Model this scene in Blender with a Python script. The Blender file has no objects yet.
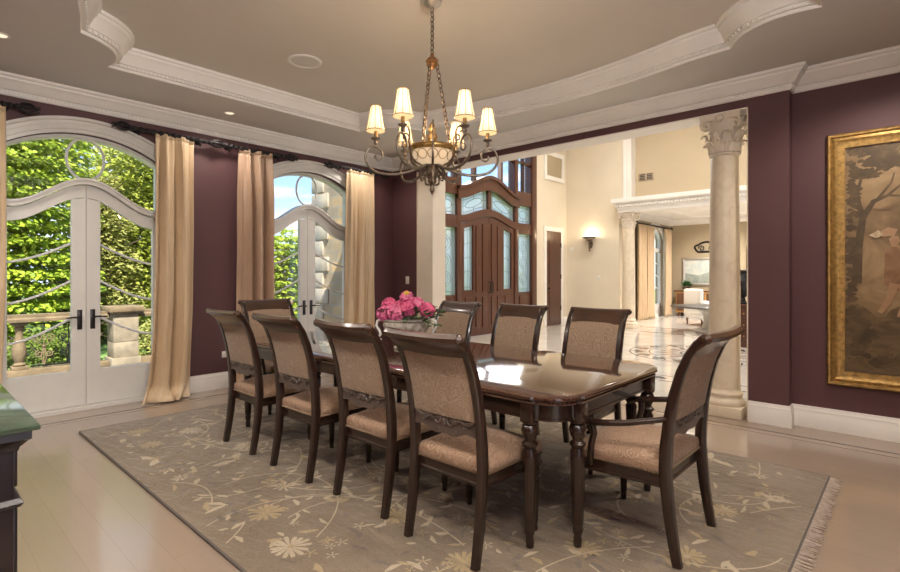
import bpy, bmesh, math, random
from mathutils import Vector, Matrix
from math import sin, cos, pi, sqrt, atan2, radians

scn = bpy.context.scene
COL = scn.collection
random.seed(11)

# ------------------------------------------------------------------ geometry builder
class G:
    def __init__(self):
        self.bm = bmesh.new()
        self.mi = 0

    def face(self, vs):
        try:
            f = self.bm.faces.new(vs)
            f.material_index = self.mi
            return f
        except ValueError:
            return None

    def v(self, p):
        return self.bm.verts.new(p)

    def poly(self, pts):
        return self.face([self.v(p) for p in pts])

    def box(self, x0, x1, y0, y1, z0, z1, bev=0.0, seg=2):
        vs = [self.v((x, y, z)) for x in (x0, x1) for y in (y0, y1) for z in (z0, z1)]
        idx = [(0, 1, 3, 2), (4, 6, 7, 5), (0, 4, 5, 1), (2, 3, 7, 6), (0, 2, 6, 4), (1, 5, 7, 3)]
        fs = [self.face([vs[i] for i in q]) for q in idx]
        if bev > 0:
            es = set()
            for f in fs:
                es.update(f.edges)
            r = bmesh.ops.bevel(self.bm, geom=list(es), offset=bev, segments=seg, affect='EDGES', profile=0.5)
            for f in r['faces']:
                f.material_index = self.mi
        return vs

    def prism(self, pts, axis, a0, a1):
        def mp(p, a):
            if axis == 'x': return (a, p[0], p[1])
            if axis == 'y': return (p[0], a, p[1])
            return (p[0], p[1], a)
        A = [self.v(mp(p, a0)) for p in pts]
        B = [self.v(mp(p, a1)) for p in pts]
        n = len(pts)
        for i in range(n):
            self.face([A[i], A[(i + 1) % n], B[(i + 1) % n], B[i]])
        self.face(A[::-1]); self.face(B)

    def band(self, lo, hi, axis, a0, a1):
        """closed strip between two same-length curves, extruded along an axis"""
        def mp(p, a):
            if axis == 'x': return (a, p[0], p[1])
            if axis == 'y': return (p[0], a, p[1])
            return (p[0], p[1], a)
        n = len(lo)
        L0 = [self.v(mp(p, a0)) for p in lo]; H0 = [self.v(mp(p, a0)) for p in hi]
        L1 = [self.v(mp(p, a1)) for p in lo]; H1 = [self.v(mp(p, a1)) for p in hi]
        for i in range(n - 1):
            self.face([L0[i], L0[i + 1], H0[i + 1], H0[i]])
            self.face([L1[i], H1[i], H1[i + 1], L1[i + 1]])
            self.face([L0[i], L1[i], L1[i + 1], L0[i + 1]])
            self.face([H0[i], H0[i + 1], H1[i + 1], H1[i]])
        self.face([L0[0], H0[0], H1[0], L1[0]])
        self.face([L0[-1], L1[-1], H1[-1], H0[-1]])

    def lathe(self, prof, c=(0, 0, 0), seg=24, sx=1.0, sy=1.0, mat=None, flute=0, fd=0.0):
        c = Vector(c)
        rings = []
        for r, z in prof:
            ring = []
            for k in range(seg):
                a = 2 * pi * k / seg
                rr = r * (1 - fd * (0.5 + 0.5 * cos(a * flute))) if flute else r
                p = Vector((rr * cos(a) * sx, rr * sin(a) * sy, z))
                if mat is not None: p = mat @ p
                ring.append(self.v(c + p))
            rings.append(ring)
        for a, b in zip(rings, rings[1:]):
            for k in range(seg):
                self.face([a[k], a[(k + 1) % seg], b[(k + 1) % seg], b[k]])
        if prof[0][0] > 1e-5: self.face(rings[0][::-1])
        if prof[-1][0] > 1e-5: self.face(rings[-1])

    def tube(self, pts, r, seg=8, closed=False, flat=1.0):
        pts = [Vector(p) for p in pts]
        n = len(pts)
        rs = r if isinstance(r, (list, tuple)) else [r] * n
        rings = []
        prev = None
        for i in range(n):
            if closed:
                t = pts[(i + 1) % n] - pts[(i - 1) % n]
            else:
                t = pts[min(i + 1, n - 1)] - pts[max(i - 1, 0)]
            if t.length < 1e-9: t = Vector((0, 0, 1))
            t.normalize()
            if prev is None:
                u = Vector((0, 0, 1)) if abs(t.z) < 0.9 else Vector((1, 0, 0))
            else:
                u = prev
            u = u - t * u.dot(t)
            if u.length < 1e-6:
                u = t.orthogonal()
            u.normalize(); prev = u
            w = t.cross(u)
            rings.append([self.v(pts[i] + (u * cos(2 * pi * k / seg) * flat + w * sin(2 * pi * k / seg)) * rs[i]) for k in range(seg)])
        m = n if closed else n - 1
        for i in range(m):
            a, b = rings[i], rings[(i + 1) % n]
            for k in range(seg):
                self.face([a[k], a[(k + 1) % seg], b[(k + 1) % seg], b[k]])
        if not closed:
            self.face(rings[0][::-1]); self.face(rings[-1])

    def sweep(self, prof, path, closed=False, mp=None, cap=True):
        """closed profile (d, c) carried along a 2-D path; d is measured to the left of the path"""
        mp = mp or (lambda a, b, c: (a, b, c))
        P = [Vector(p) for p in path]
        n = len(P)
        rings = []
        for i in range(n):
            if closed or 0 < i < n - 1:
                e1 = (P[i] - P[(i - 1) % n]).normalized(); e2 = (P[(i + 1) % n] - P[i]).normalized()
            elif i == 0:
                e1 = e2 = (P[1] - P[0]).normalized()
            else:
                e1 = e2 = (P[-1] - P[-2]).normalized()
            n1 = Vector((-e1.y, e1.x)); n2 = Vector((-e2.y, e2.x))
            m = (n1 + n2) / max(0.25, 1 + n1.dot(n2))
            rings.append([self.v(mp(P[i].x + m.x * d, P[i].y + m.y * d, c)) for d, c in prof])
        k = len(prof)
        m = n if closed else n - 1
        for i in range(m):
            a, b = rings[i], rings[(i + 1) % n]
            for j in range(k):
                self.face([a[j], a[(j + 1) % k], b[(j + 1) % k], b[j]])
        if not closed and cap:
            self.face(rings[0][::-1]); self.face(rings[-1])

    def loft(self, rings, cap=True, closed=True):
        R = [[self.v(p) for p in r] for r in rings]
        k = len(R[0])
        for a, b in zip(R, R[1:]):
            for j in range(k if closed else k - 1):
                self.face([a[j], a[(j + 1) % k], b[(j + 1) % k], b[j]])
        if cap:
            self.face(R[0][::-1]); self.face(R[-1])

    def grid(self, fn, nu, nv, wrap=False):
        V = [[self.v(fn(i / nu, j / nv)) for j in range(nv + 1)] for i in range(nu if wrap else nu + 1)]
        m = len(V)
        for i in range(m if wrap else m - 1):
            for j in range(nv):
                self.face([V[i][j], V[(i + 1) % m][j], V[(i + 1) % m][j + 1], V[i][j + 1]])

    def ball(self, c, r, seg=10, rings=6, s=(1, 1, 1)):
        prof = [(r * sin(pi * k / rings) if 0 < k < rings else 0.0, -r * cos(pi * k / rings)) for k in range(rings + 1)]
        c = Vector(c)
        rr = []
        for q, z in prof:
            if q == 0:
                rr.append([self.v(c + Vector((0, 0, z * s[2])))])
            else:
                rr.append([self.v(c + Vector((q * cos(2 * pi * k / seg) * s[0], q * sin(2 * pi * k / seg) * s[1], z * s[2]))) for k in range(seg)])
        for a, b in zip(rr, rr[1:]):
            for k in range(seg):
                if len(a) == 1: self.face([a[0], b[(k + 1) % seg], b[k]][::-1])
                elif len(b) == 1: self.face([a[k], a[(k + 1) % seg], b[0]])
                else: self.face([a[k], a[(k + 1) % seg], b[(k + 1) % seg], b[k]])

    def build(self, name, mats, parent=None, loc=(0, 0, 0), smooth=35, kind=None, recalc=True):
        if recalc:
            bmesh.ops.recalc_face_normals(self.bm, faces=self.bm.faces)
        me = bpy.data.meshes.new(name)
        self.bm.to_mesh(me); self.bm.free()
        if not isinstance(mats, (list, tuple)): mats = [mats]
        for m in mats: me.materials.append(m)
        if smooth:
            me.shade_smooth()
            me.set_sharp_from_angle(angle=radians(smooth))
        o = bpy.data.objects.new(name, me)
        COL.objects.link(o)
        if parent is not None: o.parent = parent
        o.location = loc
        if kind: o['kind'] = kind
        return o


def thing(name, label, cat, loc=(0, 0, 0), rz=0.0, group=None, kind=None):
    o = bpy.data.objects.new(name, None)
    COL.objects.link(o)
    o.empty_display_size = 0.1
    o.location = loc; o.rotation_euler = (0, 0, rz)
    tag(o, label, cat, group, kind)
    return o

def tag(o, label, cat, group=None, kind=None):
    o['label'] = label; o['category'] = cat
    if group: o['group'] = group
    if kind: o['kind'] = kind
    return o

KIDS = {}
def kids(o):
    return [c for c in bpy.data.objects if c.parent == o]

def dup(root, loc, rz, label, group=None):
    r = root.copy(); COL.objects.link(r)
    r.location = loc; r.rotation_euler = (0, 0, rz)
    r['label'] = label
    if group: r['group'] = group
    for ch in kids(root):
        c = ch.copy(); COL.objects.link(c); c.parent = r
        for g in kids(ch):
            d = g.copy(); COL.objects.link(d); d.parent = c
    return r

# ------------------------------------------------------------------ materials
def nodes(name):
    m = bpy.data.materials.new(name); m.use_nodes = True
    nt = m.node_tree
    b = nt.nodes['Principled BSDF']
    return m, nt, b

def setp(b, **k):
    for n, v in k.items():
        n = n.replace('_', ' ')
        if n in b.inputs:
            b.inputs[n].default_value = v

def rgb(c): return (c[0], c[1], c[2], 1.0)

def coords(nt, scale=(1, 1, 1), kind='Object', rot=(0, 0, 0)):
    tc = nt.nodes.new('ShaderNodeTexCoord')
    mp = nt.nodes.new('ShaderNodeMapping')
    mp.inputs['Scale'].default_value = scale
    mp.inputs['Rotation'].default_value = rot
    nt.links.new(tc.outputs[kind], mp.inputs['Vector'])
    return mp.outputs['Vector']

def ramp(nt, fac, stops):
    r = nt.nodes.new('ShaderNodeValToRGB')
    e = r.color_ramp.elements
    while len(e) < len(stops): e.new(0.5)
    for k, (p, c) in enumerate(stops):
        e[k].position = p; e[k].color = rgb(c) if len(c) == 3 else c
    nt.links.new(fac, r.inputs['Fac'])
    return r.outputs['Color']

def noise(nt, vec, scale, detail=4, rough=0.5, dist=0.0):
    n = nt.nodes.new('ShaderNodeTexNoise')
    n.inputs['Scale'].default_value = scale; n.inputs['Detail'].default_value = detail
    n.inputs['Roughness'].default_value = rough; n.inputs['Distortion'].default_value = dist
    nt.links.new(vec, n.inputs['Vector'])
    return n

def bump(nt, b, h, strength, dist=0.01):
    n = nt.nodes.new('ShaderNodeBump')
    n.inputs['Strength'].default_value = strength; n.inputs['Distance'].default_value = dist
    nt.links.new(h, n.inputs['Height']); nt.links.new(n.outputs['Normal'], b.inputs['Normal'])

def mix(nt, fac, a, bb, mode='MIX'):
    n = nt.nodes.new('ShaderNodeMix'); n.data_type = 'RGBA'; n.blend_type = mode
    for s, v in ((n.inputs['Factor'], fac), (n.inputs['A'], a), (n.inputs['B'], bb)):
        if isinstance(v, (int, float)): s.default_value = v
        elif isinstance(v, tuple): s.default_value = rgb(v)
        else: nt.links.new(v, s)
    return n.outputs['Result']

def mat(name, c, rough=0.5, metal=0.0, var=0.0, nscale=8.0, bmp=0.0, bscale=60.0, coat=0.0, sheen=0.0, spec=0.5, scale=(1, 1, 1), c2=None):
    m, nt, b = nodes(name)
    setp(b, Base_Color=rgb(c), Roughness=rough, Metallic=metal, Coat_Weight=coat, Coat_Roughness=0.08, Sheen_Weight=sheen, Specular_IOR_Level=spec)
    if var > 0 or c2:
        v = coords(nt, scale)
        n = noise(nt, v, nscale)
        lo = c2 or tuple(x * (1 - var) for x in c)
        hi = c if c2 else tuple(min(1, x * (1 + var)) for x in c)
        nt.links.new(ramp(nt, n.outputs['Fac'], [(0.35, lo), (0.65, hi)]), b.inputs['Base Color'])
    if bmp > 0:
        v = coords(nt, scale)
        n = noise(nt, v, bscale)
        bump(nt, b, n.outputs['Fac'], bmp)
    return m

M = {}
def wood(name, c, c2, rough, coat, scale=(1, 12, 12), ns=3.0):
    m, nt, b = nodes(name)
    setp(b, Roughness=rough, Coat_Weight=coat, Coat_Roughness=0.06, Specular_IOR_Level=0.5)
    v = coords(nt, scale)
    n = noise(nt, v, ns, 6, 0.6, 0.6)
    nt.links.new(ramp(nt, n.outputs['Fac'], [(0.3, c2), (0.7, c)]), b.inputs['Base Color'])
    return m

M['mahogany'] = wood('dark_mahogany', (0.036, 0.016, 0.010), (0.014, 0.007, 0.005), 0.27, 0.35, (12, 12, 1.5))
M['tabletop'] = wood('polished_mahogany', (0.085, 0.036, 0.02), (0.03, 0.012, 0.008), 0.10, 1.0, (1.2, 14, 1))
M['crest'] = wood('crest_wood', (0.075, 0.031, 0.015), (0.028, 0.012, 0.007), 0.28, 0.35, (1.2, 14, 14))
M['doorwood'] = wood('door_mahogany', (0.115, 0.040, 0.022), (0.055, 0.019, 0.011), 0.32, 0.3, (10, 10, 0.8))
M['walnut'] = wood('walnut', (0.17, 0.075, 0.03), (0.08, 0.033, 0.015), 0.35, 0.3, (10, 10, 1))
M['sideboard'] = wood('black_cherry', (0.016, 0.006, 0.007), (0.007, 0.003, 0.004), 0.35, 0.2, (8, 8, 1))
M['white'] = mat('white_paint', (0.80, 0.77, 0.73), 0.38, var=0.03, nscale=3)
M['trimw'] = mat('cream_moulding', (0.86, 0.82, 0.77), 0.5, var=0.03, nscale=3)
M['sash'] = mat('door_paint', (0.74, 0.71, 0.67), 0.35, var=0.02)
M['plum'] = mat('plum_wall_paint', (0.103, 0.043, 0.046), 0.6, var=0.05, nscale=1.2, bmp=0.05, bscale=120)
M['cream'] = mat('cream_wall_paint', (0.55, 0.445, 0.305), 0.65, var=0.03, nscale=1.5)
M['ivory'] = mat('ivory_wall_paint', (0.76, 0.675, 0.54), 0.65, var=0.03, nscale=1.5)
M['tan'] = mat('tan_wall_paint', (0.44, 0.355, 0.235), 0.7, var=0.03, nscale=1.5)
M['ceil'] = mat('ceiling_paint', (0.66, 0.635, 0.595), 0.8, var=0.02, nscale=1)
M['tray'] = mat('tray_ceiling_paint', (0.67, 0.615, 0.54), 0.8, var=0.03, nscale=0.7)
M['gold'] = mat('gilt', (0.36, 0.215, 0.065), 0.38, 0.6, var=0.3, nscale=30, bmp=0.25, bscale=90)
M['bronze'] = mat('antique_bronze', (0.20, 0.145, 0.10), 0.42, 0.7, var=0.35, nscale=25, bmp=0.1)
M['pewter'] = mat('aged_pewter', (0.22, 0.18, 0.14), 0.4, 0.65, var=0.3, nscale=25)
M['iron'] = mat('dark_iron', (0.018, 0.015, 0.016), 0.5, 0.4, var=0.3, nscale=20)
M['nickel'] = mat('dark_bronze_handle', (0.05, 0.045, 0.045), 0.35, 0.8)
M['silver'] = mat('brushed_silver', (0.55, 0.52, 0.48), 0.35, 0.8)
M['plastic'] = mat('white_plastic', (0.78, 0.74, 0.68), 0.4)
M['slot'] = mat('dark_slot', (0.03, 0.03, 0.03), 0.6)
M['stone'] = mat('limestone', (0.31, 0.25, 0.175), 0.8, var=0.2, nscale=6, bmp=0.4, bscale=30)
M['quoin'] = mat('pale_quoin_stone', (0.46, 0.395, 0.31), 0.8, var=0.15, nscale=5, bmp=0.3, bscale=25)
M['stonedark'] = mat('darker_limestone', (0.19, 0.135, 0.075), 0.85, var=0.25, nscale=7, bmp=0.4, bscale=30)  # a darker tan than the pier stone
M['brass'] = mat('nail_brass', (0.30, 0.20, 0.12), 0.38, 0.75)
M['carved'] = mat('paler_carving', (0.085, 0.060, 0.048), 0.35, var=0.3, nscale=30, coat=.3)  # carving toned paler than the surrounding mahogany
M['ebony'] = mat('ebonised_wood', (0.02, 0.017, 0.016), 0.3)
M['terrace'] = mat('terrace_paving', (0.62, 0.57, 0.50), 0.8, var=0.12, nscale=4)
M['lawn'] = mat('lawn', (0.16, 0.26, 0.06), 0.9, var=0.3, nscale=3, bmp=0.5)
M['bark'] = mat('bark', (0.09, 0.065, 0.045), 0.9, var=0.3, nscale=12, bmp=0.5, bscale=20)
M['fringe'] = mat('wool_fringe', (0.42, 0.34, 0.28), 0.9, var=0.2, nscale=40)
M['rugedge'] = mat('rug_binding', (0.12, 0.10, 0.09), 0.95)
M['ceramic'] = mat('cream_ceramic', (0.75, 0.72, 0.66), 0.25)
M['whitefab'] = mat('white_upholstery', (0.80, 0.78, 0.75), 0.8)
M['blossom'] = mat('pink_blossom', (0.74, 0.16, 0.28), 0.6, c2=(0.50, 0.06, 0.17), nscale=18, spec=0.3)
M['blossomp'] = mat('pale_pink_blossom', (0.80, 0.27, 0.40), 0.6, c2=(0.60, 0.10, 0.24), nscale=18, spec=0.3)
M['stamen'] = mat('yellow_stamens', (0.70, 0.45, 0.06), 0.7)
M['plantleaf'] = mat('flower_leaf', (0.05, 0.13, 0.03), 0.45, c2=(0.02, 0.06, 0.015), nscale=10)

def marble(name, c, vein, scale, rough, coat=0.0):
    m, nt, b = nodes(name)
    setp(b, Roughness=rough, Coat_Weight=coat)
    v = coords(nt)
    n = noise(nt, v, scale, 8, 0.65, 1.2)
    nt.links.new(ramp(nt, n.outputs['Fac'], [(0.30, vein), (0.48, c), (0.7, tuple(min(1, x * 1.06) for x in c))]), b.inputs['Base Color'])
    return m
M['column'] = marble('cream_marble', (0.74, 0.635, 0.485), (0.64, 0.53, 0.39), 5, 0.35)
M['capital'] = mat('carved_plaster', (0.76, 0.67, 0.55), 0.6, var=0.03, nscale=6)
M['inlay'] = mat('dark_marble_inlay', (0.10, 0.085, 0.08), 0.08)
M['inlay2'] = mat('rose_marble_inlay', (0.35, 0.24, 0.19), 0.08)

def marble_floor():
    m, nt, b = nodes('polished_marble_floor')
    setp(b, Roughness=0.07, Specular_IOR_Level=0.6)
    v = coords(nt)
    n = noise(nt, v, 1.6, 8, 0.6, 1.0)
    c1 = ramp(nt, n.outputs['Fac'], [(0.3, (0.60, 0.55, 0.495)), (0.6, (0.70, 0.655, 0.60))])
    br = nt.nodes.new('ShaderNodeTexBrick')
    br.offset = 0.0
    br.inputs['Scale'].default_value = 1.0
    br.inputs['Brick Width'].default_value = 0.6; br.inputs['Row Height'].default_value = 0.6
    br.inputs['Mortar Size'].default_value = 0.004
    nt.links.new(v, br.inputs['Vector'])
    nt.links.new(mix(nt, br.outputs['Fac'], c1, (0.42, 0.36, 0.30)), b.inputs['Base Color'])
    return m
M['marblefloor'] = marble_floor()

def oak_floor():
    m, nt, b = nodes('oak_plank_floor')
    setp(b, Specular_IOR_Level=0.55, Coat_Weight=0.5, Coat_Roughness=0.10)
    v = coords(nt)
    br = nt.nodes.new('ShaderNodeTexBrick')
    br.offset = 0.37
    br.inputs['Scale'].default_value = 1.0
    br.inputs['Brick Width'].default_value = 1.9; br.inputs['Row Height'].default_value = 0.15
    br.inputs['Mortar Size'].default_value = 0.0014
    br.inputs['Mortar Smooth'].default_value = 0.2
    br.inputs['Color1'].default_value = (0.325, 0.247, 0.186, 1); br.inputs['Color2'].default_value = (0.342, 0.26, 0.195, 1)
    br.inputs['Mortar'].default_value = (0.285, 0.21, 0.155, 1)
    nt.links.new(v, br.inputs['Vector'])
    v2 = coords(nt, (0.8, 14, 1))
    n = noise(nt, v2, 3.0, 6, 0.6, 0.5)
    c = mix(nt, 0.35, br.outputs['Color'], ramp(nt, n.outputs['Fac'], [(0.3, (0.93, 0.91, 0.89)), (0.7, (1, 1, 1))]), 'MULTIPLY')
    nt.links.new(c, b.inputs['Base Color'])
    n2 = noise(nt, v2, 6.0, 4)
    rr = nt.nodes.new('ShaderNodeMapRange')
    rr.inputs['To Min'].default_value = 0.22; rr.inputs['To Max'].default_value = 0.30
    b.inputs['Roughness'].default_value = 0.25
    return m
M['oak'] = oak_floor()
M['border'] = mat('dark_floor_inlay', (0.13, 0.075, 0.045), 0.25, var=0.2)

def damask(name, a, b2, c3, scale=13.0):
    m, nt, b = nodes(name)
    setp(b, Roughness=0.7, Sheen_Weight=0.15, Specular_IOR_Level=0.3)
    v = coords(nt)
    nz = noise(nt, v, 6.0, 2)
    mx = nt.nodes.new('ShaderNodeMix'); mx.data_type = 'RGBA'; mx.blend_type = 'LINEAR_LIGHT'
    mx.inputs['Factor'].default_value = 0.12
    nt.links.new(v, mx.inputs['A']); nt.links.new(nz.outputs['Color'], mx.inputs['B'])
    vo = nt.nodes.new('ShaderNodeTexVoronoi'); vo.feature = 'F1'
    vo.inputs['Scale'].default_value = scale
    nt.links.new(mx.outputs['Result'], vo.inputs['Vector'])
    wv = nt.nodes.new('ShaderNodeMath'); wv.operation = 'SINE'
    ml = nt.nodes.new('ShaderNodeMath'); ml.operation = 'MULTIPLY'; ml.inputs[1].default_value = 26.0
    nt.links.new(vo.outputs['Distance'], ml.inputs[0]); nt.links.new(ml.outputs[0], wv.inputs[0])
    mr = nt.nodes.new('ShaderNodeMapRange'); mr.inputs['From Min'].default_value = -1
    nt.links.new(wv.outputs[0], mr.inputs['Value'])
    col = ramp(nt, mr.outputs['Result'], [(0.1, a), (0.5, b2), (0.9, c3)])
    big = noise(nt, v, 9.0, 3)
    col2 = mix(nt, ramp(nt, big.outputs['Fac'], [(0.4, (0, 0, 0)), (0.62, (0.6, 0.6, 0.6))]), col, b2)
    fine = noise(nt, v, 160.0, 2)
    col3 = mix(nt, 0.35, col2, ramp(nt, fine.outputs['Fac'], [(0.3, (0.6, 0.6, 0.6)), (0.7, (1, 1, 1))]), 'MULTIPLY')
    nt.links.new(col3, b.inputs['Base Color'])
    bump(nt, b, mr.outputs['Result'], 0.15, 0.003)
    return m
M['damask'] = damask('paisley_damask', (0.27, 0.180, 0.115), (0.335, 0.228, 0.150), (0.41, 0.295, 0.205), 19.0)
M['seatfab'] = damask('warm_lit_seat_damask', (0.265, 0.155, 0.092), (0.335, 0.205, 0.130), (0.41, 0.28, 0.190), 17.0)  # same fabric as the backs, with warm light put into its colour

def silk(name, c, c2):
    m, nt, b = nodes(name)
    setp(b, Roughness=0.36, Sheen_Weight=0.2, Specular_IOR_Level=0.55)
    v = coords(nt, (4, 4, 0.6))
    n = noise(nt, v, 5.0, 4, 0.6)
    nt.links.new(ramp(nt, n.outputs['Fac'], [(0.3, c2), (0.7, c)]), b.inputs['Base Color'])
    w = noise(nt, coords(nt, (60, 60, 4)), 5.0, 2)
    bump(nt, b, w.outputs['Fac'], 0.03, 0.002)
    return m
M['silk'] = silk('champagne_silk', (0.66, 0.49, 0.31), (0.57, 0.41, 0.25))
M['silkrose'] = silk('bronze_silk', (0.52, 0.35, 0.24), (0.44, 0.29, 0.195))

def rugpile(name, c, c2):
    m, nt, b = nodes(name)
    setp(b, Roughness=0.95, Sheen_Weight=0.55, Sheen_Roughness=0.35, Specular_IOR_Level=0.15)
    v = coords(nt)
    n = noise(nt, v, 2.2, 5, 0.6)
    f = noise(nt, coords(nt, (60, 170, 60)), 1.0, 3)
    col = mix(nt, 0.5, ramp(nt, n.outputs['Fac'], [(0.3, c2), (0.7, c)]), ramp(nt, f.outputs['Fac'], [(0.3, (0.86, 0.86, 0.86)), (0.7, (1.05, 1.05, 1.05))]), 'MULTIPLY')
    nt.links.new(col, b.inputs['Base Color'])
    w = noise(nt, coords(nt, (7, 20, 20)), 1.0, 4, 0.6, 0.8)
    bump(nt, b, w.outputs['Fac'], 0.5, 0.03)
    return m
M['rug'] = rugpile('taupe_wool', (0.262, 0.208, 0.152), (0.205, 0.157, 0.110))
M['rugcream'] = rugpile('cream_wool', (0.55, 0.46, 0.335), (0.46, 0.375, 0.26))
M['ruggold'] = rugpile('sand_wool', (0.46, 0.355, 0.215), (0.38, 0.285, 0.165))
M['rugdark'] = rugpile('dusk_wool', (0.21, 0.17, 0.145), (0.16, 0.125, 0.10))

def glass(name, tint=(1, 1, 1), haze=0.0):
    m = bpy.data.materials.new(name); m.use_nodes = True
    nt = m.node_tree; nt.nodes.clear()
    out = nt.nodes.new('ShaderNodeOutputMaterial')
    tr = nt.nodes.new('ShaderNodeBsdfTransparent'); tr.inputs['Color'].default_value = rgb(tint)
    gl = nt.nodes.new('ShaderNodeBsdfGlossy'); gl.inputs['Roughness'].default_value = 0.02
    lw = nt.nodes.new('ShaderNodeLayerWeight'); lw.inputs['Blend'].default_value = 0.5
    pw = nt.nodes.new('ShaderNodeMath'); pw.operation = 'POWER'; pw.inputs[1].default_value = 5.0
    nt.links.new(lw.outputs['Facing'], pw.inputs[0])
    fr = nt.nodes.new('ShaderNodeMath'); fr.operation = 'MULTIPLY_ADD'; fr.inputs[1].default_value = 0.5; fr.inputs[2].default_value = 0.03
    nt.links.new(pw.outputs[0], fr.inputs[0])
    mx = nt.nodes.new('ShaderNodeMixShader')
    nt.links.new(fr.outputs[0], mx.inputs[0]); nt.links.new(tr.outputs[0], mx.inputs[1]); nt.links.new(gl.outputs[0], mx.inputs[2])
    last = mx
    if haze > 0:
        tl = nt.nodes.new('ShaderNodeBsdfTranslucent'); tl.inputs['Color'].default_value = (0.9, 0.92, 0.9, 1)
        m2 = nt.nodes.new('ShaderNodeMixShader'); m2.inputs[0].default_value = haze
        nt.links.new(mx.outputs[0], m2.inputs[1]); nt.links.new(tl.outputs[0], m2.inputs[2])
        last = m2
    nt.links.new(last.outputs[0], out.inputs['Surface'])
    return m
M['glass'] = glass('clear_glass', (0.97, 0.98, 0.97))
M['frost'] = glass('leaded_glass', (0.95, 0.95, 0.90), 0.5)
M['lead'] = mat('lead_came', (0.22, 0.23, 0.22), 0.5, 0.3)

def leafmat(name, c, c2, tr=0.35):
    m = bpy.data.materials.new(name); m.use_nodes = True
    nt = m.node_tree
    b = nt.nodes['Principled BSDF']; out = nt.nodes['Material Output']
    setp(b, Roughness=0.55, Specular_IOR_Level=0.3)
    ge = nt.nodes.new('ShaderNodeNewGeometry')
    col = ramp(nt, ge.outputs['Random Per Island'], [(0.0, c2), (1.0, c)])
    nt.links.new(col, b.inputs['Base Color'])
    t = nt.nodes.new('ShaderNodeBsdfTranslucent'); nt.links.new(col, t.inputs['Color'])
    mx = nt.nodes.new('ShaderNodeMixShader'); mx.inputs[0].default_value = tr
    nt.links.new(b.outputs[0], mx.inputs[1]); nt.links.new(t.outputs[0], mx.inputs[2])
    nt.links.new(mx.outputs[0], out.inputs['Surface'])
    return m
M['leaf_bright'] = leafmat('bright_leaf', (0.48, 0.55, 0.055), (0.22, 0.33, 0.03))
M['leaf_yellow'] = leafmat('yellow_green_leaf', (0.50, 0.52, 0.09), (0.28, 0.34, 0.05))
M['leaf_olive'] = leafmat('olive_leaf', (0.50, 0.48, 0.15), (0.28, 0.30, 0.08))
M['leaf_dark'] = leafmat('dark_leaf', (0.26, 0.34, 0.06), (0.13, 0.19, 0.035), 0.35)

def shade_mat(name, c, strength, trans=0.0):
    m = bpy.data.materials.new(name); m.use_nodes = True
    nt = m.node_tree; b = nt.nodes['Principled BSDF']
    setp(b, Base_Color=rgb(c), Roughness=0.7, Emission_Color=rgb((1.0, 0.84, 0.60)), Emission_Strength=strength)
    if trans > 0:
        t = nt.nodes.new('ShaderNodeBsdfTranslucent'); t.inputs['Color'].default_value = rgb((1.0, .93, .80))
        mx = nt.nodes.new('ShaderNodeMixShader'); mx.inputs[0].default_value = trans
        nt.links.new(b.outputs[0], mx.inputs[1]); nt.links.new(t.outputs[0], mx.inputs[2])
        nt.links.new(mx.outputs[0], nt.nodes['Material Output'].inputs['Surface'])
    return m
M['lampshade'] = shade_mat('lit_silk_shade', (0.85, 0.75, 0.58), 0.22, 0.5)
M['alabaster'] = shade_mat('lit_alabaster', (0.60, 0.38, 0.18), 0.25, 0.2)
M['bulb'] = shade_mat('lit_downlight', (0.9, 0.9, 0.85), 0.5)
M['sconceglass'] = shade_mat('lit_sconce_glass', (0.9, 0.8, 0.6), 2.2)

def stonework():
    m, nt, b = nodes('coursed_fieldstone')
    setp(b, Roughness=0.85)
    v = coords(nt, (1, 1, 1), 'Object', (radians(90), 0, 0))
    br = nt.nodes.new('ShaderNodeTexBrick'); br.offset = 0.43
    br.inputs['Scale'].default_value = 1.0
    br.inputs['Brick Width'].default_value = 0.46; br.inputs['Row Height'].default_value = 0.2
    br.inputs['Mortar Size'].default_value = 0.014
    br.inputs['Color1'].default_value = (0.72, 0.50, 0.27, 1); br.inputs['Color2'].default_value = (0.44, 0.37, 0.28, 1)
    br.inputs['Mortar'].default_value = (0.48, 0.43, 0.36, 1)
    nt.links.new(v, br.inputs['Vector'])
    n = noise(nt, v, 2.2, 4)
    c = mix(nt, 0.5, br.outputs['Color'], ramp(nt, n.outputs['Fac'], [(0.35, (0.5, 0.45, 0.4)), (0.65, (1.1, 1.0, 0.85))]), 'MULTIPLY')
    nt.links.new(c, b.inputs['Base Color'])
    bump(nt, b, n.outputs['Fac'], 0.4, 0.03)
    return m
M['fieldstone'] = stonework()
# light levels
P_DL, P_CH, P_BOWL, P_FY, P_LV = 65, 75, 8, 150, 260
P_SKY, P_SUN, P_EXP, P_FILL, P_ENT = 1.25, 6.8, 0.87, 110, 60
# ------------------------------------------------------------------ camera
H = 1.35
cam = bpy.data.cameras.new('camera'); camo = bpy.data.objects.new('camera', cam); COL.objects.link(camo)
camo.location = (0, 0, H); camo.rotation_euler = (pi / 2, 0, radians(42.44))
cam.sensor_width = 36; cam.lens = 20.34; cam.shift_y = -11 / 900; cam.clip_start = 0.05; cam.clip_end = 200
scn.camera = camo

# room numbers (metres)
XL = -6.11           # window wall
YP, YR, YF = 5.34, 5.48, 5.63   # opening wall: pier face, recessed face, foyer face
YB, XE = -0.30, 1.10  # wall behind the camera, end wall
ZC, ZT = 3.16, 3.345  # low ceiling, tray ceiling
OX0, OX1, OZ = -5.57, -1.14, 2.91   # the wide opening
PX = -0.82           # pier's outer edge
S = 'structure'
FX = -7.14           # foyer front wall
YW = 12.60           # foyer far wall
XV, YV = -6.20, 17.90  # living room window wall and back wall

def curve(fn, a, b, n): return [(a + (b - a) * i / n, fn(a + (b - a) * i / n)) for i in range(n + 1)]

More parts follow.
